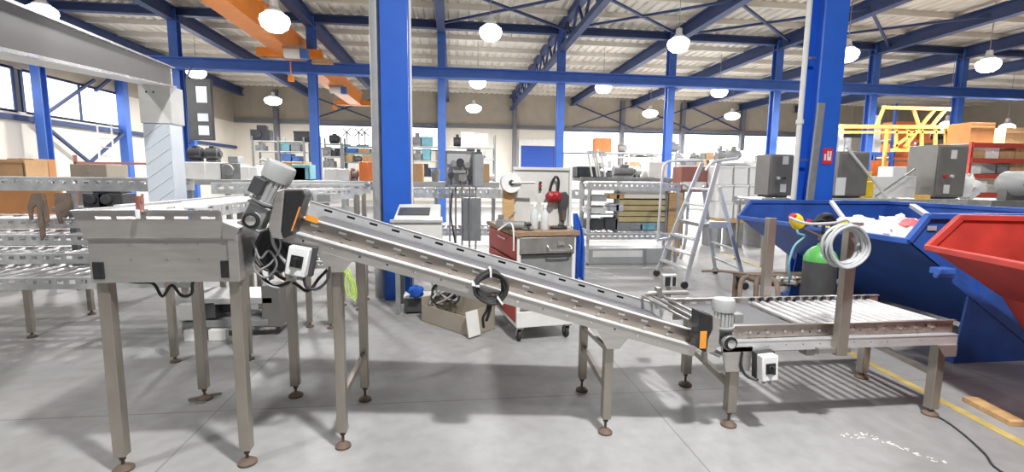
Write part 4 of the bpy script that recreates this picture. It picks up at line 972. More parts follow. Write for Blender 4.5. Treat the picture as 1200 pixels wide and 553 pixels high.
# arm: open channel reaching towards the camera
e0 = at(184, 89, 4.95); e1 = at(0, 38, 2.19); e1 = e1 + (e1 - e0) * .35
d, s, u, l = basis(e1, e0)
t = thing('channel_arm', 'long grey sheet metal channel reaching down to the wrapped post from above', 'channel', (e0.x, e0.y, e0.z))
wA, hA = .25, .085
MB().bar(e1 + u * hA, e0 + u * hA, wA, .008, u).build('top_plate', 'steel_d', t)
MB().bar(e1 + s * (wA / 2 - .01), e0 + s * (wA / 2 - .01), .006, hA * 2, u).build('side_plate', 'arm_d', t)  # dark colour stands for the shaded inside of the channel
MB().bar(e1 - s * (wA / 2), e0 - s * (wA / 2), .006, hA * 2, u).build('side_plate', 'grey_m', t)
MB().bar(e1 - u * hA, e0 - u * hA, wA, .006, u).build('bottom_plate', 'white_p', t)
for k_ in (-1, 1): MB().bar(e1 + s * (wA / 2 + .005) + u * (hA * k_), e0 + s * (wA / 2 + .005) + u * (hA * k_), .03, .012, u).build('edge_flange', 'bright', t)
MB().bar(e0 + u * hA, e0 - u * hA, wA, .008).build('end_cap', 'bright', t)
MB().box(-2.84, -2.64, 4.94, 5.06, 2.39, max(2.42, e0.z - .10)).build('bracket', 'steel', t)

# ================================================================ WHITE CONSOLE AND INSTRUMENT STAND
x0, x1, Y = at(459, 250, 5.5).x, at(517, 250, 5.5).x, 5.5
t = thing('white_console', 'white machine console with dark sloped panel beside the blue post', 'machine', ((x0 + x1) / 2, Y + .3, 0))
MB().box(x0, x1, Y, Y + .6, .55, 1.10).build('body', 'white_p', t, .01)
MB().prism([(Y + .01, 1.10), (Y + .6, 1.10), (Y + .6, 1.255), (Y + .01, 1.125)], 'x', x0 + .02, x1 - .02).build('sloped_top', 'white_p', t, .008)
MB().bar((x0 + .05, Y + .27, 1.186), (x1 - .14, Y + .27, 1.186), .30, .012, (0, -.215, .977)).build('dark_panel', 'grey_d', t)
MB().box(x0 - .02, x1 + .02, Y - .03, Y + .01, 1.08, 1.115).build('edge_trim', 'alu', t, .004)
MB().cyl((x0 + .25, Y - .01, .92), (x0 + .25, Y, .92), .018, n=12).build('lock', 'black', t)
MB().box(x0 + .02, x0 + .3, Y - .006, Y, .60, .80).build('grey_door', 'grey_p', t, .004)  # plain grey panel on the console front
for xx in (x0 + .05, x1 - .05):
    for yy in (Y + .05, Y + .55): MB().box(xx - .025, xx + .025, yy - .025, yy + .025, 0, .55).build('leg', 'grey_m', t)
x0, x1, Y = -.11, .30, 7.3
t = thing('instrument_stand', 'dark framed box of instruments on a stand of thin poles', 'machine', (.1, 7.45, 0))
k = MB()
for a_, b_ in (((x0, 1.46), (x1, 1.46)), ((x0, 1.97), (x1, 1.97)), ((x0, 1.46), (x0, 1.97)), ((x1, 1.46), (x1, 1.97))):
    for yy in (Y, Y + .35): k.bar((a_[0], yy, a_[1]), (b_[0], yy, b_[1]), .03, .03, (0, 1, 0))
for xx in (x0, x1):
    for zz in (1.46, 1.97): k.bar((xx, Y, zz), (xx, Y + .35, zz), .03, .03)
k.build('frame', 'grey_m', t)
MB().box(x0, x1, Y + .32, Y + .34, 1.48, 1.95).build('back_panel', 'white_p', t)
for i, (cx, cz, r) in enumerate([(.0, 1.80, .05), (.10, 1.82, .06), (.21, 1.78, .045), (-.04, 1.62, .045), (.14, 1.60, .07), (.24, 1.60, .04)]):
    MB().cyl((cx, Y + .05, cz), (cx, Y + .25, cz), r, n=14).bar((cx, Y + .1, cz - r), (cx, Y + .1, 1.47), .02, .02).build('instrument', 'grey_d' if i % 2 else 'steel_d', t)
MB().box(x0 + .1, x1 - .12, Y + .02, Y + .2, 1.66, 1.70).build('shelf', 'steel', t)
MB().box(.31, .45, Y - .02, Y + .38, 1.45, 1.94).build('side_cabinet', 'grey_p', t, .01)
for i, xx in enumerate((-.06, .03, .13, .24, .34)):
    p = MB().path([(xx, Y + .1 * (i % 3), .30), (xx, Y + .1 * (i % 3), 1.46)], .014).build('pole', 'steel_d' if i % 2 else 'steel', t)
MB().box(.14, .42, Y + .05, Y + .3, .62, 1.28).build('pump_box', 'grey_m', t, .01)
MB().box(-.15, .5, Y - .05, Y + .4, .26, .32).build('base_plate', 'steel_d', t)
for xx in (-.1, .45):
    for yy in (Y, Y + .35): MB().box(xx - .02, xx + .02, yy - .02, yy + .02, 0, .26).build('leg', 'steel_d', t)
cable('instrument_cable', [(-.02, Y - .03, 1.40), (-.04, Y - .06, 1.0), (.02, Y - .06, .6), (.0, Y - .04, .34)], .012, 'rubber', 'dark cable running down in front of the instrument stand')
# long line at the back, centre
track('roller track behind the white console and the instrument stand', (-1.2, 8.3), (2.3, 8.3), 1.40, .6, .16, .18, (.1, .9))
track('lower roller track under the one behind the instrument stand', (-1.2, 8.2), (2.3, 8.2), .72, .6, .12, .18, (.1, .9))

# ================================================================ TWO TIER TRACK WITH YELLOW BOARDS
track('upper roller track of the two tier frame behind the trolley', (2.42, 8.5), (4.20, 8.5), 1.53, .6, .14, .12, (.02, .985), lm='galv')
track('lower roller track of the two tier frame behind the trolley', (2.42, 8.45), (4.24, 8.45), .60, .62, .11, .12)
o = MB().tube([(4.18, 8.48, 1.52), (4.28, 8.48, 1.50), (4.34, 8.48, 1.42), (4.35, 8.48, 1.2), (4.34, 8.48, .5), (4.26, 8.48, .1)], .028).build('end_guard', 'galv'); tag(o, 'bent pale tube guard at the end of the two tier roller frame', 'guard')
o = MB().box(2.50, 4.13, 8.58, 9.0, .0, .30).build('base_box', 'grey_p', None, .01); tag(o, 'pale grey base box on the floor under the two tier roller frame', 'box')
MB().box(2.58, 3.55, 8.574, 8.58, .14, .26).build('opening', 'white_p', o)
o = MB().box(4.02, 4.16, 8.56, 8.70, .60, 1.36).build('wooden_post', 'wood', None, .004); tag(o, 'upright wooden post at the end of the yellow boards', 'post')
t = thing('board_rack', 'stack of dull yellow boards stored in the two tier roller frame', 'boards', (3.5, 8.75, .6))
for i in range(4):
    z = .80 + i * .106; MB().box(3.05, 3.98, 8.60, 8.74, z, z + .092).build('yellow_board', 'wood_y', t, .01)
for xx in (3.03, 3.98): MB().box(xx - .02, xx + .02, 8.58, 8.78, .60, 1.38).build('rack_post', 'grey_m', t)
MB().box(3.03, 3.98, 8.6, 8.76, .62, .79).build('bottom_sheet', 'grey_m', t)
MB().box(3.05, 3.98, 8.745, 8.76, .80, 1.24).build('dark_gap_sheet', 'rust', t)  # dark sheet added so the gaps between boards look shaded
MB().box(3.05, 3.98, 8.62, 8.74, 1.24, 1.385).build('cream_sheet', 'wall_l', t)
for (px, py, w, h, m, l, nm) in [(700, 232, .34, .12, 'grey_p', 'pale grey tray topmost in the left bay of the two tier frame', 'tray'), (722, 230, .28, .10, 'wood', 'tan wooden block beside the pale tray in the two tier frame', 'block'),
        (698, 246, .36, .10, 'white_p', 'white tray below the pale grey tray in the two tier frame', 'tray'), (722, 243, .26, .14, 'alu', 'pale metal box between the trays and the yellow boards', 'box'),
        (697, 262, .30, .20, 'darkbox', 'dark crate beside the blue cloth in the two tier frame', 'crate'), (716, 262, .24, .22, 'grey_d', 'dark machine part in the middle of the two tier frame', 'machine part'),
        (745, 270, .24, .12, 'grey_m', 'grey machine part under the yellow boards', 'machine part'), (758, 267, .30, .12, 'teal', 'pale blue crate under the yellow boards', 'crate')]:
    q = at(px, py, 8.62)
    q.z = .62 + .03 if py > 255 else q.z
    o = MB().box(q.x - w / 2, q.x + w / 2, 8.58, 8.9, q.z - h / 2 + (h / 2 if py > 255 else 0), q.z + h / 2 + (h / 2 if py > 255 else 0)).box(q.x - w / 2 - .01, q.x + w / 2 + .01, 8.57, 8.91, q.z + h / 2 - .02 + (h / 2 if py > 255 else 0), q.z + h / 2 + (h / 2 if py > 255 else 0)).build(nm.replace(' ', '_'), m, None, .01)
    tag(o, l, nm)
k = MB().box(2.50, 3.02, 8.58, 8.95, 1.085, 1.10).box(2.50, 3.02, 8.58, 8.95, .93, .945)
for xx in (2.50, 3.0): k.box(xx, xx + .02, 8.58, 8.6, .6, 1.39)
tag(k.build('tray_rack', 'grey_m'), 'small grey rack holding trays beside the yellow boards', 'rack')

# ================================================================ CONTROL CABINETS ON THE REAR LINE
CY = 8.4
track('long roller line carrying the grey control cabinets behind the skips', (5.6, CY - .25), (11.6, CY - .25), 1.28, .9, .16, .2, (.02, .5, .98), rmax=40)
def cabinet(px0, px1, pyt, pyb, dep, label, marks, Y=CY, side=1):
    a = at(px0, pyb, Y); b = at(px1, pyt, Y); z0 = 1.285
    t = thing('control_cabinet', label, 'cabinet', ((a.x + b.x) / 2, Y + dep / 2, z0))
    MB().box(a.x, b.x, Y, Y + dep, z0 + .04, b.z).build('housing', 'cab', t, .012)
    d = MB().box(a.x + .02, b.x - .02, Y - .018, Y, z0 + .07, b.z - .03).build('cabinet_door', 'cab', t, .006)
    MB().box(a.x + .05, b.x - .05, Y + .05, Y + dep - .05, z0, z0 + .04).build('plinth', 'grey_d', t)
    for (u_, v_, w, h, m) in marks:
        x = a.x + (b.x - a.x) * u_; z = z0 + (b.z - z0) * v_
        if h: MB().box(x - w / 2, x + w / 2, Y - .024, Y - .018, z - h / 2, z + h / 2).build('label_plate', m, d, .002)
        else: MB().cyl((x, Y - .05, z), (x, Y - .018, z), w, n=14).build('push_button', m, d)
    return t
cabinet(1093, 1136, 170, 232, .62, 'large grey control cabinet with two pale plates behind the red skip', [(.5, .82, .13, .17, 'white_p'), (.38, .18, .13, .17, 'white_p'), (.28, .42, .035, 0, 'red_p'), (.5, .42, .03, 0, 'white_p')])
cabinet(980, 1020, 178, 224, .5, 'grey control cabinet with a white sheet by the fire sign on the blue post', [(.10, .25, .20, .34, 'white')])
cabinet(899, 931, 181, 234, .42, 'grey control cabinet with two white plates in front of the stacked white crates', [(.62, .86, .12, .15, 'white'), (.60, .22, .12, .15, 'white'), (.35, .45, .03, 0, 'white_p'), (.62, .45, .022, 0, 'grey_d')])
# odds and ends on that line
a, b = at(992, 172, CY - .1), at(1039, 231, CY - .1)
tag(MB().bar(a, b, .035, .035).build('pale_rod', 'white_p'), 'thin pale rod leaning down across the cabinet with the white sheet', 'rod')
a, b = at(1026, 230, CY - .05), at(1072, 198, CY - .05)
tag(MB().bar(a, b, .025, .025).build('grey_rod', 'grey_m'), 'thin grey rod leaning across the white boxes on the rear line', 'rod')
q = at(1017, 225, CY)
o = MB().box(q.x - .13, q.x + .13, q.y, q.y + .2, 1.29, 1.62).build('yellow_canister', 'yellow', None, .03); tag(o, 'yellow canister standing between the grey cabinet and the white boxes', 'canister')
MB().box(q.x + .0, q.x + .10, q.y + .04, q.y + .14, 1.62, 1.80).build('neck', 'yellow', o, .012)
for i, (px, w, h, l) in enumerate([(1034, .42, .42, 'white box next to the yellow canister on the rear line'), (1052, .30, .62, 'taller white box behind the grey rod on the rear line'), (1066, .26, .44, 'narrow white box against the large cabinet on the rear line')]):
    q = at(px, 225, CY + .2); o = MB().box(q.x - w / 2, q.x + w / 2, q.y, q.y + .35, 1.29, 1.29 + h).build('white_box', 'white', None, .01); tag(o, l, 'box')
    MB().box(q.x - w / 2 + .02, q.x + w / 2 - .02, q.y - .004, q.y, 1.29 + h * .45, 1.29 + h * .5).build('tape', 'white_p', o)
q = at(1082, 230, CY - .2); o = MB().box(q.x - .1, q.x + .14, CY - .22, CY - .1, 1.285, 1.36).build('yellow_clamp', 'yellow_o', None, .01); tag(o, 'small ochre clamp on the roller line below the large cabinet', 'clamp')
q = at(1134, 212, CY); o = crumple((q.x + .12, CY + .1, 1.52), .24, (.8, .6, 1), 51).build('white_bag', 'white'); tag(o, 'white bag beside the large grey cabinet', 'bag')
q = at(1185, 215, 7.4); 
t = thing('grey_machine_head', 'rounded grey machine head at the edge of view above the red skip', 'machine', (q.x, 7.6, 1.0))
MB().lathe((q.x + .18, 7.5, q.z), [(.15, -.2), (.22, -.12), (.22, .12), (.15, .3)], 24, (0, -1, 0)).build('head', 'grey_p', t, .01)
MB().box(q.x - .35, q.x + .8, 7.4, 7.8, .95, q.z - .3).build('base', 'grey_m', t, .01); MB().box(q.x, q.x + .4, 7.45, 7.6, q.z - .32, q.z - .1).build('neck', 'cab', t); MB().box(q.x - .3, q.x - .2, 7.4, 7.8, 0, .95).box(q.x + .65, q.x + .75, 7.4, 7.8, 0, .95).build('support', 'grey_m', t)
MB().box(q.x + .0, q.x + .12, 7.18, 7.21, q.z - .04, q.z + .02).build('opening', 'black', t)

# leaning plank and fire sign on the front post
a, b = at(949, 236, 6.12), at(966, 120, 6.12)
o = MB().bar((a.x - .05, 6.13, 0), (b.x, 6.17, b.z), .10, .035, (0, 1, 0)).build('grey_plank', 'grey_m', None, .003); tag(o, 'long grey plank leaning upright against the blue post by the skip', 'plank')
q = at(970, 183, 6.19)
o = MB().box(q.x - .075, q.x + .075, 6.188, 6.198, q.z - .11, q.z + .11).build('fire_sign', 'sign', None, .002); tag(o, 'small red fire equipment sign on the blue post', 'sign')
MB().prism([(q.x - .012, q.z - .06), (q.x + .05, q.z - .06), (q.x + .05, q.z + .07), (q.x + .03, q.z + .07), (q.x + .03, q.z - .01), (q.x + .012, q.z - .01), (q.x + .012, q.z + .07), (q.x - .012, q.z + .07)], 'y', 6.184, 6.189).build('symbol', 'white', o)
MB().box(q.x - .055, q.x - .03, 6.184, 6.189, q.z - .06, q.z + .03).build('symbol', 'white', o)
# hung wrapped panel by the rear post
q = at(232, 128, 16.5)
o = MB().box(q.x - .32, q.x + .42, 16.5, 16.62, q.z - .95, q.z + .95).build('dark_panel', 'grey_d', None, .02); tag(o, 'tall dark sheet panel with shiny film hung beside the rear blue post', 'panel')
for dz, h in ((.45, .5), (-.25, .25), (-.65, .3)): MB().box(q.x - .02, q.x + .30, 16.48, 16.5, q.z + dz - h / 2, q.z + dz + h / 2).build('film_patch', 'film', o, .01)
MB().bar((q.x - .3, 16.56, q.z + .95), (q.x - .3, 16.9, 5.0), .04, .04).build('hanger', 'steel_d', o)

# ================================================================ BACKGROUND: RACKS AND WHAT IS ON THEM
RND = random.Random(23)
PAL = {'cardboard': 'card', 'white': 'white', 'grey': 'grey_m', 'dark': 'darkbox', 'blue': 'bluebox', 'pale blue': 'teal', 'orange': 'orange_l', 'pale grey': 'grey_p'}
CNT = {}
def shape(kind, x, y, z, w, d, h):
    k = MB()
    if kind == 'carton':
        k.box(x - w / 2, x + w / 2, y, y + d, z, z + h).box(x - w * .06, x + w * .06, y - .006, y + d + .006, z + h * .3, z + h + .006)
    elif kind == 'crate':
        k.box(x - w / 2, x + w / 2, y, y + d, z, z + .03)
        for a, b, c, e in ((x - w / 2, x + w / 2, y, y + .03), (x - w / 2, x + w / 2, y + d - .03, y + d), (x - w / 2, x - w / 2 + .03, y, y + d), (x + w / 2 - .03, x + w / 2, y, y + d)): k.box(a, b, c, e, z, z + h)
        k.box(x - w / 2 - .02, x + w / 2 + .02, y - .02, y, z + h * .8, z + h)
    elif kind == 'motor':
        r = min(h * .4, d * .45); k.cyl((x - w * .4, y + d / 2, z + r + .04), (x + w * .35, y + d / 2, z + r + .04), r, n=14).cyl((x + w * .35, y + d / 2, z + r + .04), (x + w * .5, y + d / 2, z + r + .04), r * .5, n=10)
        k.box(x - w * .35, x + w * .3, y + d * .2, y + d * .8, z, z + .05).box(x - w * .15, x + w * .15, y + d * .3, y + d * .7, z + 2 * r, z + 2 * r + h * .2)
    elif kind == 'gearbox':
        k.box(x - w / 2, x + w / 2, y, y + d, z, z + h * .7).cyl((x - w * .1, y - .06, z + h * .4), (x - w * .1, y + .02, z + h * .4), h * .25, n=14).box(x - w * .2, x + w * .3, y + d * .2, y + d * .8, z + h * .7, z + h)
    elif kind == 'tub':
        k.lathe((x, y + d / 2, z), [(w * .36, 0), (w * .48, h * .9), (w * .5, h), (w * .44, h), (w * .4, h * .5)], 16)
    elif kind == 'sheet bundle':
        for i in range(3): k.box(x - w / 2 + .02 * i, x + w / 2 - .03 * i, y, y + d, z + i * h / 3, z + (i + .8) * h / 3)
    elif kind == 'bag':
        return crumple((x, y + d / 2, z + h * .42), h * .5, (w / h * .65, d / h * .6, .6), RND.randint(0, 99), 10)
    return k
def item(kind, colour, x, y, z, w, d, h, where):
    o = shape(kind, x, y, z, w, d, h).build(kind.replace(' ', '_'), PAL.get(colour, colour), None, .008)
    l = '%s %s %s' % (colour, kind, where)
    return tag(o, l, kind, '%s %s' % (colour, kind + ' ' + where))
LV = {1: ['only'], 2: ['lower', 'upper'], 3: ['bottom', 'middle', 'top'], 4: ['bottom', 'second', 'third', 'top']}
def rack(label, short, x0, x1, y, dep, zs, ztop, pm='grey_m', sm='galv', fill=(), mid=False, beam=None):
    t = thing('storage_rack', label, 'rack', ((x0 + x1) / 2, y + dep / 2, 0))
    xs = [x0, x1] + ([(x0 + x1) / 2] if mid else [])
    for x in xs:
        for yy in (y, y + dep): MB().box(x - .04, x + .04, yy - .04, yy + .04, 0, ztop).build('upright', pm, t)
    for z in zs:
        MB().box(x0, x1, y, y + dep, z - .04, z).build('shelf', sm, t)
        if beam: MB().box(x0, x1, y - .06, y - .02, z - .14, z).build('beam', beam, t)
    return t
def fill(short, zs, x0, x1, y, dep, mix, hs, wr=(.3, .65), gap=.06, skip=0.0, mid=False, za=()):
    n = len(zs)
    for i, z in enumerate(zs):
        x = x0 + .08
        names = LV.get(n, ['bottom', 'second', 'third', 'fourth', 'top'])
        used = []
        while x < x1 - .3:
            if mid and abs(x + .35 - (x0 + x1) / 2) < .45: x = max(x, (x0 + x1) / 2 + .08); 
            w = RND.uniform(*wr); h = max(.10, min(RND.uniform(*hs), (za[i + 1] - z - .10) if i + 1 < len(za) else 9))
            if x + w > x1 - .05: break
            kind, col = RND.choice(mix)
            if RND.random() > skip:
                used.append((kind, col, x + w / 2, z + .002, w, h))
            x += w + gap
        cnt = {}
        for kind, col, *_ in used: cnt[(kind, col)] = cnt.get((kind, col), 0) + 1
        num = {}
        for j, (kind, col, xx, zz, w, h) in enumerate(used):
            num[(kind, col)] = num.get((kind, col), 0) + 1
            pre = '' if cnt[(kind, col)] == 1 else ['first ', 'second ', 'third ', 'fourth ', 'fifth ', 'sixth ', 'seventh ', 'eighth '][num[(kind, col)] - 1]
            o = shape(kind, xx, y + .1, zz, w, dep * .75, h).build(kind.replace(' ', '_'), PAL[col], None, .008)
            tag(o, '%s%s %s on the %s shelf of %s' % (pre, col, kind, names[i], short), kind, '%s on the shelves of %s' % (kind, short))
MIX = [('carton', 'cardboard'), ('carton', 'white'), ('crate', 'grey'), ('motor', 'grey'), ('gearbox', 'dark'), ('crate', 'blue'), ('motor', 'pale grey'), ('bag', 'white'), ('crate', 'dark'), ('gearbox', 'grey'), ('crate', 'pale blue')]
def px2x(px, Y, py=190): return at(px, py, Y).x
Y = 25.0
def zpx(py, Y, px=600): return at(px, py, Y).z
# rack one: between side wall corner and rear post
RACKS = []
def do_rack(label, short, pa, pb, Y, pys, pyt, mix=MIX, hs=(.25, .5), wr=(.3, .62), pm='grey_m', skip=.0, mid=False, beam=None, sm='galv', gap=.03, top=True):
    xa, xb = px2x(pa, Y), px2x(pb, Y); pm_ = (pa + pb) / 2
    zs = [zpx(p, Y, pm_) for p in pys]; zt = zpx(pyt, Y, pm_)
    RACKS.append((xa, xb, zs)); rack(label, short, xa, xb, Y, .9, zs, zt, pm, sm, mid=mid, beam=beam)
    fill(short, zs if top else zs[:-1], xa, xb, Y, .9, mix, hs, wr, gap, skip, mid, zs)
do_rack('grey storage rack in the corner beside the blind wall panel', 'the corner rack', 297, 357, 25, [206, 191, 177, 165], 160, hs=(.35, .6), mid=True, top=False)
do_rack('grey storage rack standing behind the rear blue post, in front of the far window', 'the rack behind the rear post', 376, 400, 25, [206, 196, 183, 168], 160, hs=(.35, .6), top=False)
do_rack('storage rack with pale blue shelf edges under the first far window', 'the blue edged rack', 402, 446, 25, [208, 190, 179, 171], 168, hs=(.3, .5), sm='teal', top=False)
do_rack('storage rack right of the big blue post with timber uprights', 'the rack by the big blue post', 482, 514, 25, [207, 188, 171], 160, hs=(.45, .7), pm='wood_d')
do_rack('grey storage rack behind the instrument stand', 'the rack behind the instruments', 520, 580, 25, [207, 186, 172], 158, hs=(.4, .7), skip=.1, top=False)
do_rack('storage rack with white frames below the two middle far windows', 'the white framed rack', 700, 772, 25, [208, 197, 184, 179], 176, pm='white_p', hs=(.2, .42), mid=True, top=False)
do_rack('storage rack reaching past the blue post below the far windows', 'the rack past the post', 792, 838, 25, [206, 194, 186], 178, hs=(.25, .5), skip=.1)
do_rack('long low rack of machine parts against the far window', 'the parts rack', 840, 896, 25, [202, 188], 180, hs=(.5, .95), wr=(.4, .9), mix=[('motor', 'grey'), ('gearbox', 'dark'), ('gearbox', 'grey'), ('motor', 'pale grey'), ('carton', 'white'), ('motor', 'grey')], skip=.0)
def snap(x, z):
    c = [s for (a, b, ss) in RACKS if a < x < b for s in ss if abs(s - z) < .4]
    return min(c, key=lambda s: abs(s - z)) + .004 if c else z
# pieces that stand out on the racks
def stand(kind, colour, px, py, Y, w, h, where, m=None, d=.5):
    q = at(px, py, Y)
    zz = snap(q.x, q.z)
    o = shape(kind, q.x, Y, zz, w, d, h).build(kind.replace(' ', '_'), m or PAL[colour], None, .01); tag(o, '%s %s %s' % (colour, kind, where), kind); return o
stand('gearbox', 'dark', 305, 164, 25.1, .9, .75, 'with white sheets standing on top of the corner rack')
stand('crate', 'dark', 353, 163, 25.1, .7, .5, 'on top of the corner rack by the rear post')
stand('motor', 'dark', 391, 165, 25.1, .6, .5, 'silhouetted against the first far window')
stand('carton', 'orange', 707, 174, 25.1, .9, .75, 'standing on the white framed rack before the window', 'orange_l')
stand('motor', 'grey', 731, 175, 25.1, .55, .55, 'on the white framed rack next to the orange carton')
stand('motor', 'grey', 790, 178, 25.1, .8, .6, 'on top of the rack by the blue post, against the window')
stand('carton', 'white', 548, 172, 25.1, .7, .75, 'standing on the rack behind the instruments')
stand('carton', 'pale', 564, 172, 25.1, .7, .7, 'at the end of the rack behind the instruments', 'white_p')
stand('motor', 'dark', 536, 172, 25.1, .5, .9, 'topmost on the rack behind the instruments')
for i, (px, py) in enumerate(((407, 168), (421, 168), (428, 168))):
    q = at(px, py, 25.2); q.z = snap(q.x, q.z); k = MB().bar((q.x - .2, q.y, q.z + .85), (q.x + .2, q.y, q.z + .5), .06, .06).bar((q.x, q.y, q.z), (q.x, q.y, q.z + .7), .06, .06).bar((q.x - .2, q.y, q.z + .5), (q.x + .2, q.y, q.z + .9), .05, .05).box(q.x - .15, q.x + .15, q.y, q.y + .2, q.z, q.z + .08)
    tag(k.build('steel_trestle', 'grey_m'), ['grey crossed trestle against the first far window, nearest the rear post', 'grey crossed trestle in the middle of the first far window', 'grey crossed trestle against the first far window, nearest the grey pipe'][i], 'trestle')
# goods standing on the tracks in front of the racks
def on_track(kind, colour, px, py, Y, w, h, where, m=None, d=.4): return stand(kind, colour, px, py, Y, w, h, where, m, d)
Yb = 11.0
t = thing('rear_bench', 'long grey bench running across behind the roller tracks', 'bench', (-2.0, Yb + .4, 0))
zb = zpx(211, Yb, 340)
xb0, xb1 = px2x(205, Yb), px2x(585, Yb)
MB().box(xb0, xb1, Yb - .1, Yb + .8, zb - .12, zb).build('bench_top', 'grey_p', t, .01)
for i in range(6):
    x = xb0 + .1 + (xb1 - xb0 - .2) * i / 5; MB().box(x - .04, x + .04, Yb + .3, Yb + .38, 0, zb - .12).build('leg', 'grey_m', t)
def bench(kind, colour, px, w, h, where, m=None):
    q = at(px, 200, Yb); o = shape(kind, q.x, Yb, zb, w, .5, h).build(kind.replace(' ', '_'), m or PAL[colour], None, .012); tag(o, '%s %s %s' % (colour, kind, where), kind); return o
bench('carton', 'white', 238, .75, .36, 'with dark machinery on it, on the rear bench by the wrapped post')
bench('gearbox', 'grey', 270, .42, .50, 'machine standing on the rear bench before the side wall')
bench('carton', 'white', 291, .38, .28, 'low on the rear bench below the corner rack')
bench('carton', 'cardboard', 344, .50, .40, 'on the rear bench behind the hopper motor')
bench('crate', 'pale blue', 353, .34, .34, 'on the rear bench just before the rear blue post', 'teal')
bench('carton', 'white', 394, .55, .26, 'flat on the rear bench behind the angled section')
bench('motor', 'grey', 411, .3, .28, 'on the rear bench nearer the grey pipe')
bench('carton', 'orange', 432, .42, .42, 'on the rear bench touching the grey pipe', 'orange_l')
bench('carton', 'cardboard', 487, .32, .40, 'on the rear bench just past the big blue post')
bench('tub', 'grey', 510, .22, .28, 'on the rear bench before the instrument stand')
bench('bag', 'white', 575, .32, .3, 'on the rear bench beside the paper roll')
bench('carton', 'pale', 566, .30, .42, 'orange topped, on the rear bench beside the instruments', 'card')
q = at(238, 190, Yb + .1)
for i, (dx, m, l) in enumerate(((-.18, 'darkbox', 'dark machine part on the white carton, nearer the wrapped post'), (.16, 'grey_d', 'dark machine part on the white carton, nearer the grey machine'))):
    tag(shape('motor', q.x + dx, Yb + .05, zb + .37, .34, .35, .34).build('machine_part', m, None, .01), l, 'machine part')
# things between trolley and ladder, behind the two tier frame
Yc = 12.0
for (kind, col, px, py, w, h, wh, m) in [('crate', 'dark', 690, 208, .6, .28, 'behind the tool board end post', None), ('motor', 'grey', 735, 208, .7, .34, 'machine behind the two tier frame', None), ('carton', 'white', 771, 208, .5, .4, 'small box beside the blue rear post', None), ('bag', 'pale', 752, 208, .3, .4, 'wrapped part leaning behind the two tier frame', 'white_p')]:
    q = at(px, py, Yc); o = shape(kind, q.x, Yc, q.z, w, .6, h).build(kind, m or PAL[col], None, .01); tag(o, '%s %s %s' % (col, kind, wh), kind)
k = MB().box(px2x(680, Yc), px2x(790, Yc), Yc - .1, Yc + .9, at(735, 208, Yc).z - .1, at(735, 208, Yc).z).build('low_bench', 'grey_m', None, .01); tag(k, 'grey low bench behind the two tier roller frame', 'bench')
for x in (px2x(684, Yc), px2x(786, Yc)): MB().box(x - .05, x + .05, Yc, Yc + .1, 0, at(735, 208, Yc).z - .1).build('leg', 'grey_m', k)
q = at(700, 207, Yc)
k = MB()
for dx in (-.18, .02): k.bar((q.x + dx, Yc - .15, q.z), (q.x + dx - .12, Yc - .1, q.z + .62), .05, .04).bar((q.x + dx + .14, Yc - .15, q.z), (q.x + dx + .02, Yc - .1, q.z + .62), .05, .04)
k.bar((q.x - .32, Yc - .1, q.z + .62), (q.x + .14, Yc - .1, q.z + .62), .05, .05)
tag(k.build('white_easel', 'white_p'), 'small white painted frame standing behind the two tier track', 'frame')
# stacked white crates behind the ladder
Yp = 10.5
n_ = 0
for r, (pyb, pyt) in enumerate(((256, 236), (236, 216), (216, 194))):
    for c in range(3):
        a, b = at(842 + c * 18, pyb, Yp), at(842 + c * 18 + 17.5, pyt, Yp)
        o = MB().box(a.x, b.x, Yp, Yp + .7, a.z, b.z - .01).box(a.x - .01, b.x + .01, Yp - .015, Yp + .7, b.z - .06, b.z - .012).build('white_crate', 'white', None, .012)
        tag(o, '%s white crate of the %s layer stacked behind the platform ladder' % (['first', 'second', 'third'][c], ['bottom', 'middle', 'top'][r]), 'crate', 'white crates stacked behind the ladder')
a, b = at(842, 256, Yp), at(897, 256, Yp)
o = MB().box(a.x, b.x, Yp, Yp + .7, a.z - .1, a.z).build('pallet_deck', 'wood', None, .005); tag(o, 'raised pale pallet carrying the stacked white crates', 'pallet')
for i in range(3): MB().box(a.x + (b.x - a.x - .1) * i / 2, a.x + (b.x - a.x - .1) * i / 2 + .1, Yp, Yp + .7, 0, a.z - .1).build('stand_leg', 'grey_m', o)
o = crumple((at(868, 190, Yp).x, Yp + .3, at(868, 194, Yp).z + .06), .16, (3, 1.6, .7), 77).build('white_film', 'white'); tag(o, 'white film lying over the top of the stacked white crates', 'film')
q = at(815, 228, 11.0)
o = MB().box(q.x - .38, q.x + .30, 11, 11.5, at(815, 225, 11).z, at(815, 195, 11).z).build('red_cabinet', 'red_d', None, .02); tag(o, 'dull red machine cabinet seen through the platform ladder', 'cabinet')
MB().box(q.x - .34, q.x + .26, 10.985, 11, at(815, 222, 11).z, at(815, 213, 11).z).build('panel', 'white_p', o); MB().box(q.x - .3, q.x - .22, 11.1, 11.4, 0, at(815, 225, 11).z).build('stand', 'grey_m', o)
q = at(800, 255, 9.5)
o = MB().box(q.x - .15, q.x - .02, 9.5, 9.62, 0, 1.32).build('wooden_post', 'wood', None, .004); tag(o, 'tall wooden post behind the platform ladder', 'post')
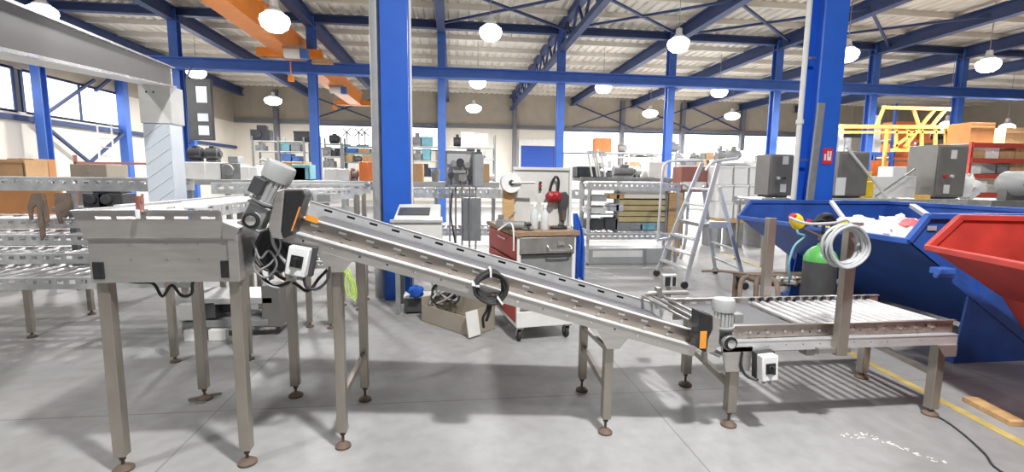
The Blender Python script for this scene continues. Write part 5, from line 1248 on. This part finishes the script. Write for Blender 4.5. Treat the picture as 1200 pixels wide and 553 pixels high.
# wall screen/bench near side windows
Yw = 9.0
a, b = at(2, 252, 7.2), at(128, 224, 7.2)
o = MB().box(a.x - 1.2, b.x - .6, 7.2, 7.24, .75, b.z).build('brown_board', 'card_d', None, .004); tag(o, 'orange brown board standing behind the stacked roller sections', 'board')
k = MB()
for x in (a.x + .2, b.x - .9): k.box(x, x + .06, 7.24, 7.3, 0, b.z)
k.build('board_leg', 'grey_m', o)
a = at(100, 250, 7.0)
for i, (px, m, l) in enumerate(((112, 'darkbox', 'dark machine part in the gap above the hopper edge, nearer the brown board'), (130, 'grey_d', 'dark machine part in the gap above the hopper edge, nearer the wrapped post'))):
    q = at(px, 243, 7.0); o = shape('gearbox', q.x, 7.0, 1.14, .30, .3, .26).build('machine_part', m, None, .01); tag(o, l, 'machine part')
q = at(122, 246, 7.0); o = MB().box(q.x - .6, q.x + .8, 6.95, 7.5, 1.08, 1.14).build('side_table', 'grey_m', None, .01); tag(o, 'grey side table behind the hopper carrying two dark machine parts', 'table')
for dx in (-.5, .7): MB().box(q.x + dx, q.x + dx + .06, 7.1, 7.16, 0, 1.08).build('leg', 'grey_m', o)
# by the side wall
for (kind, col, px, py, Yq, w, h, wh, m) in [('crate', 'cardboard', 8, 208, 9.0, .55, .30, 'on the stack by the side wall', None), ('carton', 'cardboard', 104, 208, 8.0, .5, .20, 'flat on the top roller section by the wrapped post', 'card_g'), ('carton', 'orange', 26, 208, 10.0, .45, .35, 'sheet under the side windows', 'card_d')]:
    q = at(px, py, Yq); o = shape(kind, q.x, Yq, q.z, w, .5, h).build(kind, m or PAL[col], None, .01); tag(o, '%s %s %s' % (col, kind, wh), kind)
    MB().box(q.x - w / 2 + .02, q.x + w / 2 - .02, Yq + .1, Yq + .4, 0, q.z).build('stand', 'grey_m', o)
# tool trolley with red parts and slim ladder by the side wall
q = at(147, 196, 14)
k = MB().bar((q.x - 1.2, 14, q.z + .1), (q.x + .7, 14, q.z + .1), .06, .06).bar((q.x - 1.2, 14, 0), (q.x - 1.2, 14, q.z + .3), .06, .06).bar((q.x + .7, 14, 0), (q.x + .7, 14, q.z + .3), .06, .06).bar((q.x - 1.2, 14, q.z - .3), (q.x + .7, 14, q.z - .3), .06, .06)
o = k.build('guard_rail', 'red_d'); tag(o, 'dull red guard rail below the cross braced side window', 'rail')
q = at(118, 190, 17.5); a = at(112, 160, 17.5)
t = thing('wall_ladder', 'pale single ladder leaning below the side window', 'ladder', (q.x, 17.5, 0))
for dx in (-.22, .22): MB().bar((q.x + dx + .3, 17.3, 0), (q.x + dx - .25, 18.2, 3.2), .05, .08).build('stringer', 'alu', t)
for i in range(10): MB().bar((q.x + .3 - .055 * i - .22, 17.3 + .09 * i, .3 * i + .05), (q.x + .3 - .055 * i + .22, 17.3 + .09 * i, .3 * i + .05), .04, .04).build('rung', 'alu', t)

# ================================================================ RIGHT: PALLET RACKS, LIFT PLATFORM
do_rack('tall pallet rack with blue uprights between the front post and the lift platform', 'the tall pallet rack', 976, 1043, 17.8, [208, 178], 120, mix=[('carton', 'white'), ('crate', 'orange'), ('carton', 'orange'), ('crate', 'orange')], hs=(.6, .9), wr=(.7, 1.1), pm='blue_b', skip=.05, beam='blue_b', top=False)
Yr = 17.6
for i in range(3):
    for j, (pb, pt) in enumerate(((177, 161), (161, 146))):
        if i == 2 and j == 1: continue
        a, b = at(978 + i * 8.5, pb, Yr), at(978 + i * 8.5 + 8, pt, Yr)
        o = MB().box(a.x, b.x, Yr + .2, Yr + .9, a.z, b.z).box(a.x, b.x, Yr + .19, Yr + .2, a.z + .3, a.z + .34).build('white_carton', 'white', None, .01)
        tag(o, '%s white carton in the %s layer on the tall rack beside the front post' % (['first', 'second', 'third'][i], ['lower', 'upper'][j]), 'carton', 'white cartons on the tall rack')
for j, (pb, pt) in enumerate(((178, 163), (163, 149), (149, 134))):
    a, b = at(1031, pb, Yr), at(1039.5, pt, Yr)
    o = MB().box(a.x, b.x, Yr + .25, Yr + .8, a.z, b.z).box(a.x, b.x, Yr + .24, Yr + .25, a.z + .2, a.z + .24).build('white_carton', 'white', None, .01); tag(o, '%s white carton of the slim stack beside the lift platform' % ['lowest', 'middle', 'topmost'][j], 'carton')
do_rack('pallet rack with orange goods behind the large grey cabinet', 'the orange goods rack', 1046, 1092, 18.5, [208, 184, 163], 150, mix=[('crate', 'orange'), ('carton', 'orange'), ('crate', 'orange'), ('carton', 'white')], hs=(.5, .9), wr=(.6, 1.1), pm='blue_b', skip=.05, beam='orange_l')
do_rack('pallet rack with red beams past the large grey cabinet', 'the red beamed rack', 1136, 1215, 13.0, [226, 204, 186, 168], 167, mix=[('carton', 'white'), ('carton', 'cardboard'), ('crate', 'grey'), ('bag', 'white'), ('carton', 'white')], hs=(.22, .42), wr=(.3, .6), pm='red', skip=.05, beam='red', sm='card_g', top=False)
for i, (px, pyb, pyt, w) in enumerate(((1146, 166, 144, .85), (1186, 166, 150, .8))):
    a, b = at(px, pyb, 13.3), at(px, pyt, 13.3)
    o = MB().box(a.x - w / 2, a.x + w / 2, 13.2, 13.9, at(1175, 168, 13).z + .002, b.z).box(a.x - w / 2 - .01, a.x + w / 2 + .01, 13.19, 13.2, b.z - .18, b.z - .12).build('wooden_case', ['card_d', 'card'][i], None, .01); tag(o, ['orange brown wooden case on top of the red beamed rack', 'pale brown wooden case at the far end on top of the red beamed rack'][i], 'case')
# yellow lift platform
Yl = 14.0
def L(px, py, dy=0): return at(px, py, Yl + dy)
t = thing('lift_platform', 'ochre yellow steel lift platform with lattice rails under the roof', 'platform', (L(1070, 165).x, Yl, 0))
def lb(p, q, w=.07, nm='rail', dy=0): MB().bar(L(*p, dy), L(*q, dy), w, w).build(nm, 'yellow_o', t)
lb((962, 148), (1112, 149), .11, 'main_beam'); lb((962, 155), (1112, 155), .07, 'main_beam')
lb((1036, 126), (1112, 128), .10, 'top_rail'); lb((1036, 126), (1112, 128), .10, 'top_rail', 1.2)
lb((1036, 126), (1026, 150)); lb((1070, 127), (1078, 150)); lb((1096, 127), (1060, 172), .08, 'brace'); lb((1108, 128), (1090, 150), .08, 'brace')
for px in (1050, 1064, 1080, 1096, 1108): lb((px, 150), (px, 176), .07, 'post')
lb((1045, 176), (1112, 176), .10, 'bottom_rail'); lb((1048, 172), (1078, 150), .07, 'brace')
for px in (1040, 1112): MB().bar(L(px, 150, .6), Vector((L(px, 150, .6).x, Yl + .6, 0)), .08, .08).build('leg', 'yellow_o', t)
for p_ in ((1036, 126), (1112, 128)): MB().bar(L(*p_), L(*p_, 1.2), .12, .12).build('cross_rail', 'yellow_o', t)

# ================================================================ OVERHEAD CRANE
gx = -5.2
t = thing('overhead_crane', 'orange overhead crane girder running in depth under the roof', 'crane', (gx, 12, 5.35))
MB().box(gx - .30, gx + .30, 7.0, 27.5, 5.36, 5.42).box(gx - .26, gx - .20, 7.0, 27.5, 5.42, 6.0).box(gx + .20, gx + .26, 7.0, 27.5, 5.42, 6.0).box(gx - .30, gx + .30, 7.0, 27.5, 6.0, 6.06).build('girder', 'orange', t)
for yy in (16.7, 27.2):
    MB().box(gx - 1.0, gx + 1.0, yy - .14, yy + .14, 5.34, 5.60).build('end_carriage', 'orange', t, .02)
    for dx in (-.8, .8): MB().cyl((gx + dx, yy - .05, 5.42), (gx + dx, yy + .05, 5.42), .11, n=16).build('wheel', 'steel_d', t)
def hoist(y, dx):
    k = MB().cyl((gx + dx - .25, y, 5.17), (gx + dx + .2, y, 5.17), .14, n=18).build('hoist', 'white_p', t)
    MB().box(gx + dx + .2, gx + dx + .42, y - .13, y + .13, 5.02, 5.30).build('motor', 'bluebox', k, .02)
    MB().box(gx + dx - .3, gx + dx + .3, y - .06, y + .06, 5.28, 5.38).build('trolley', 'steel_d', k)
    MB().cyl((gx + dx - .1, y, 4.5), (gx + dx - .1, y, 4.95), .02, n=6).box(gx + dx - .18, gx + dx - .02, y - .06, y + .06, 4.36, 4.52).build('hook_block', 'orange', k, .02)
hoist(15.4, .5); hoist(21.5, .3)
a, b = at(366, 72, 16.4), at(390, 73, 16.4); MB().bar(a, b, .16, .14).build('travel_drive', 'card', t);
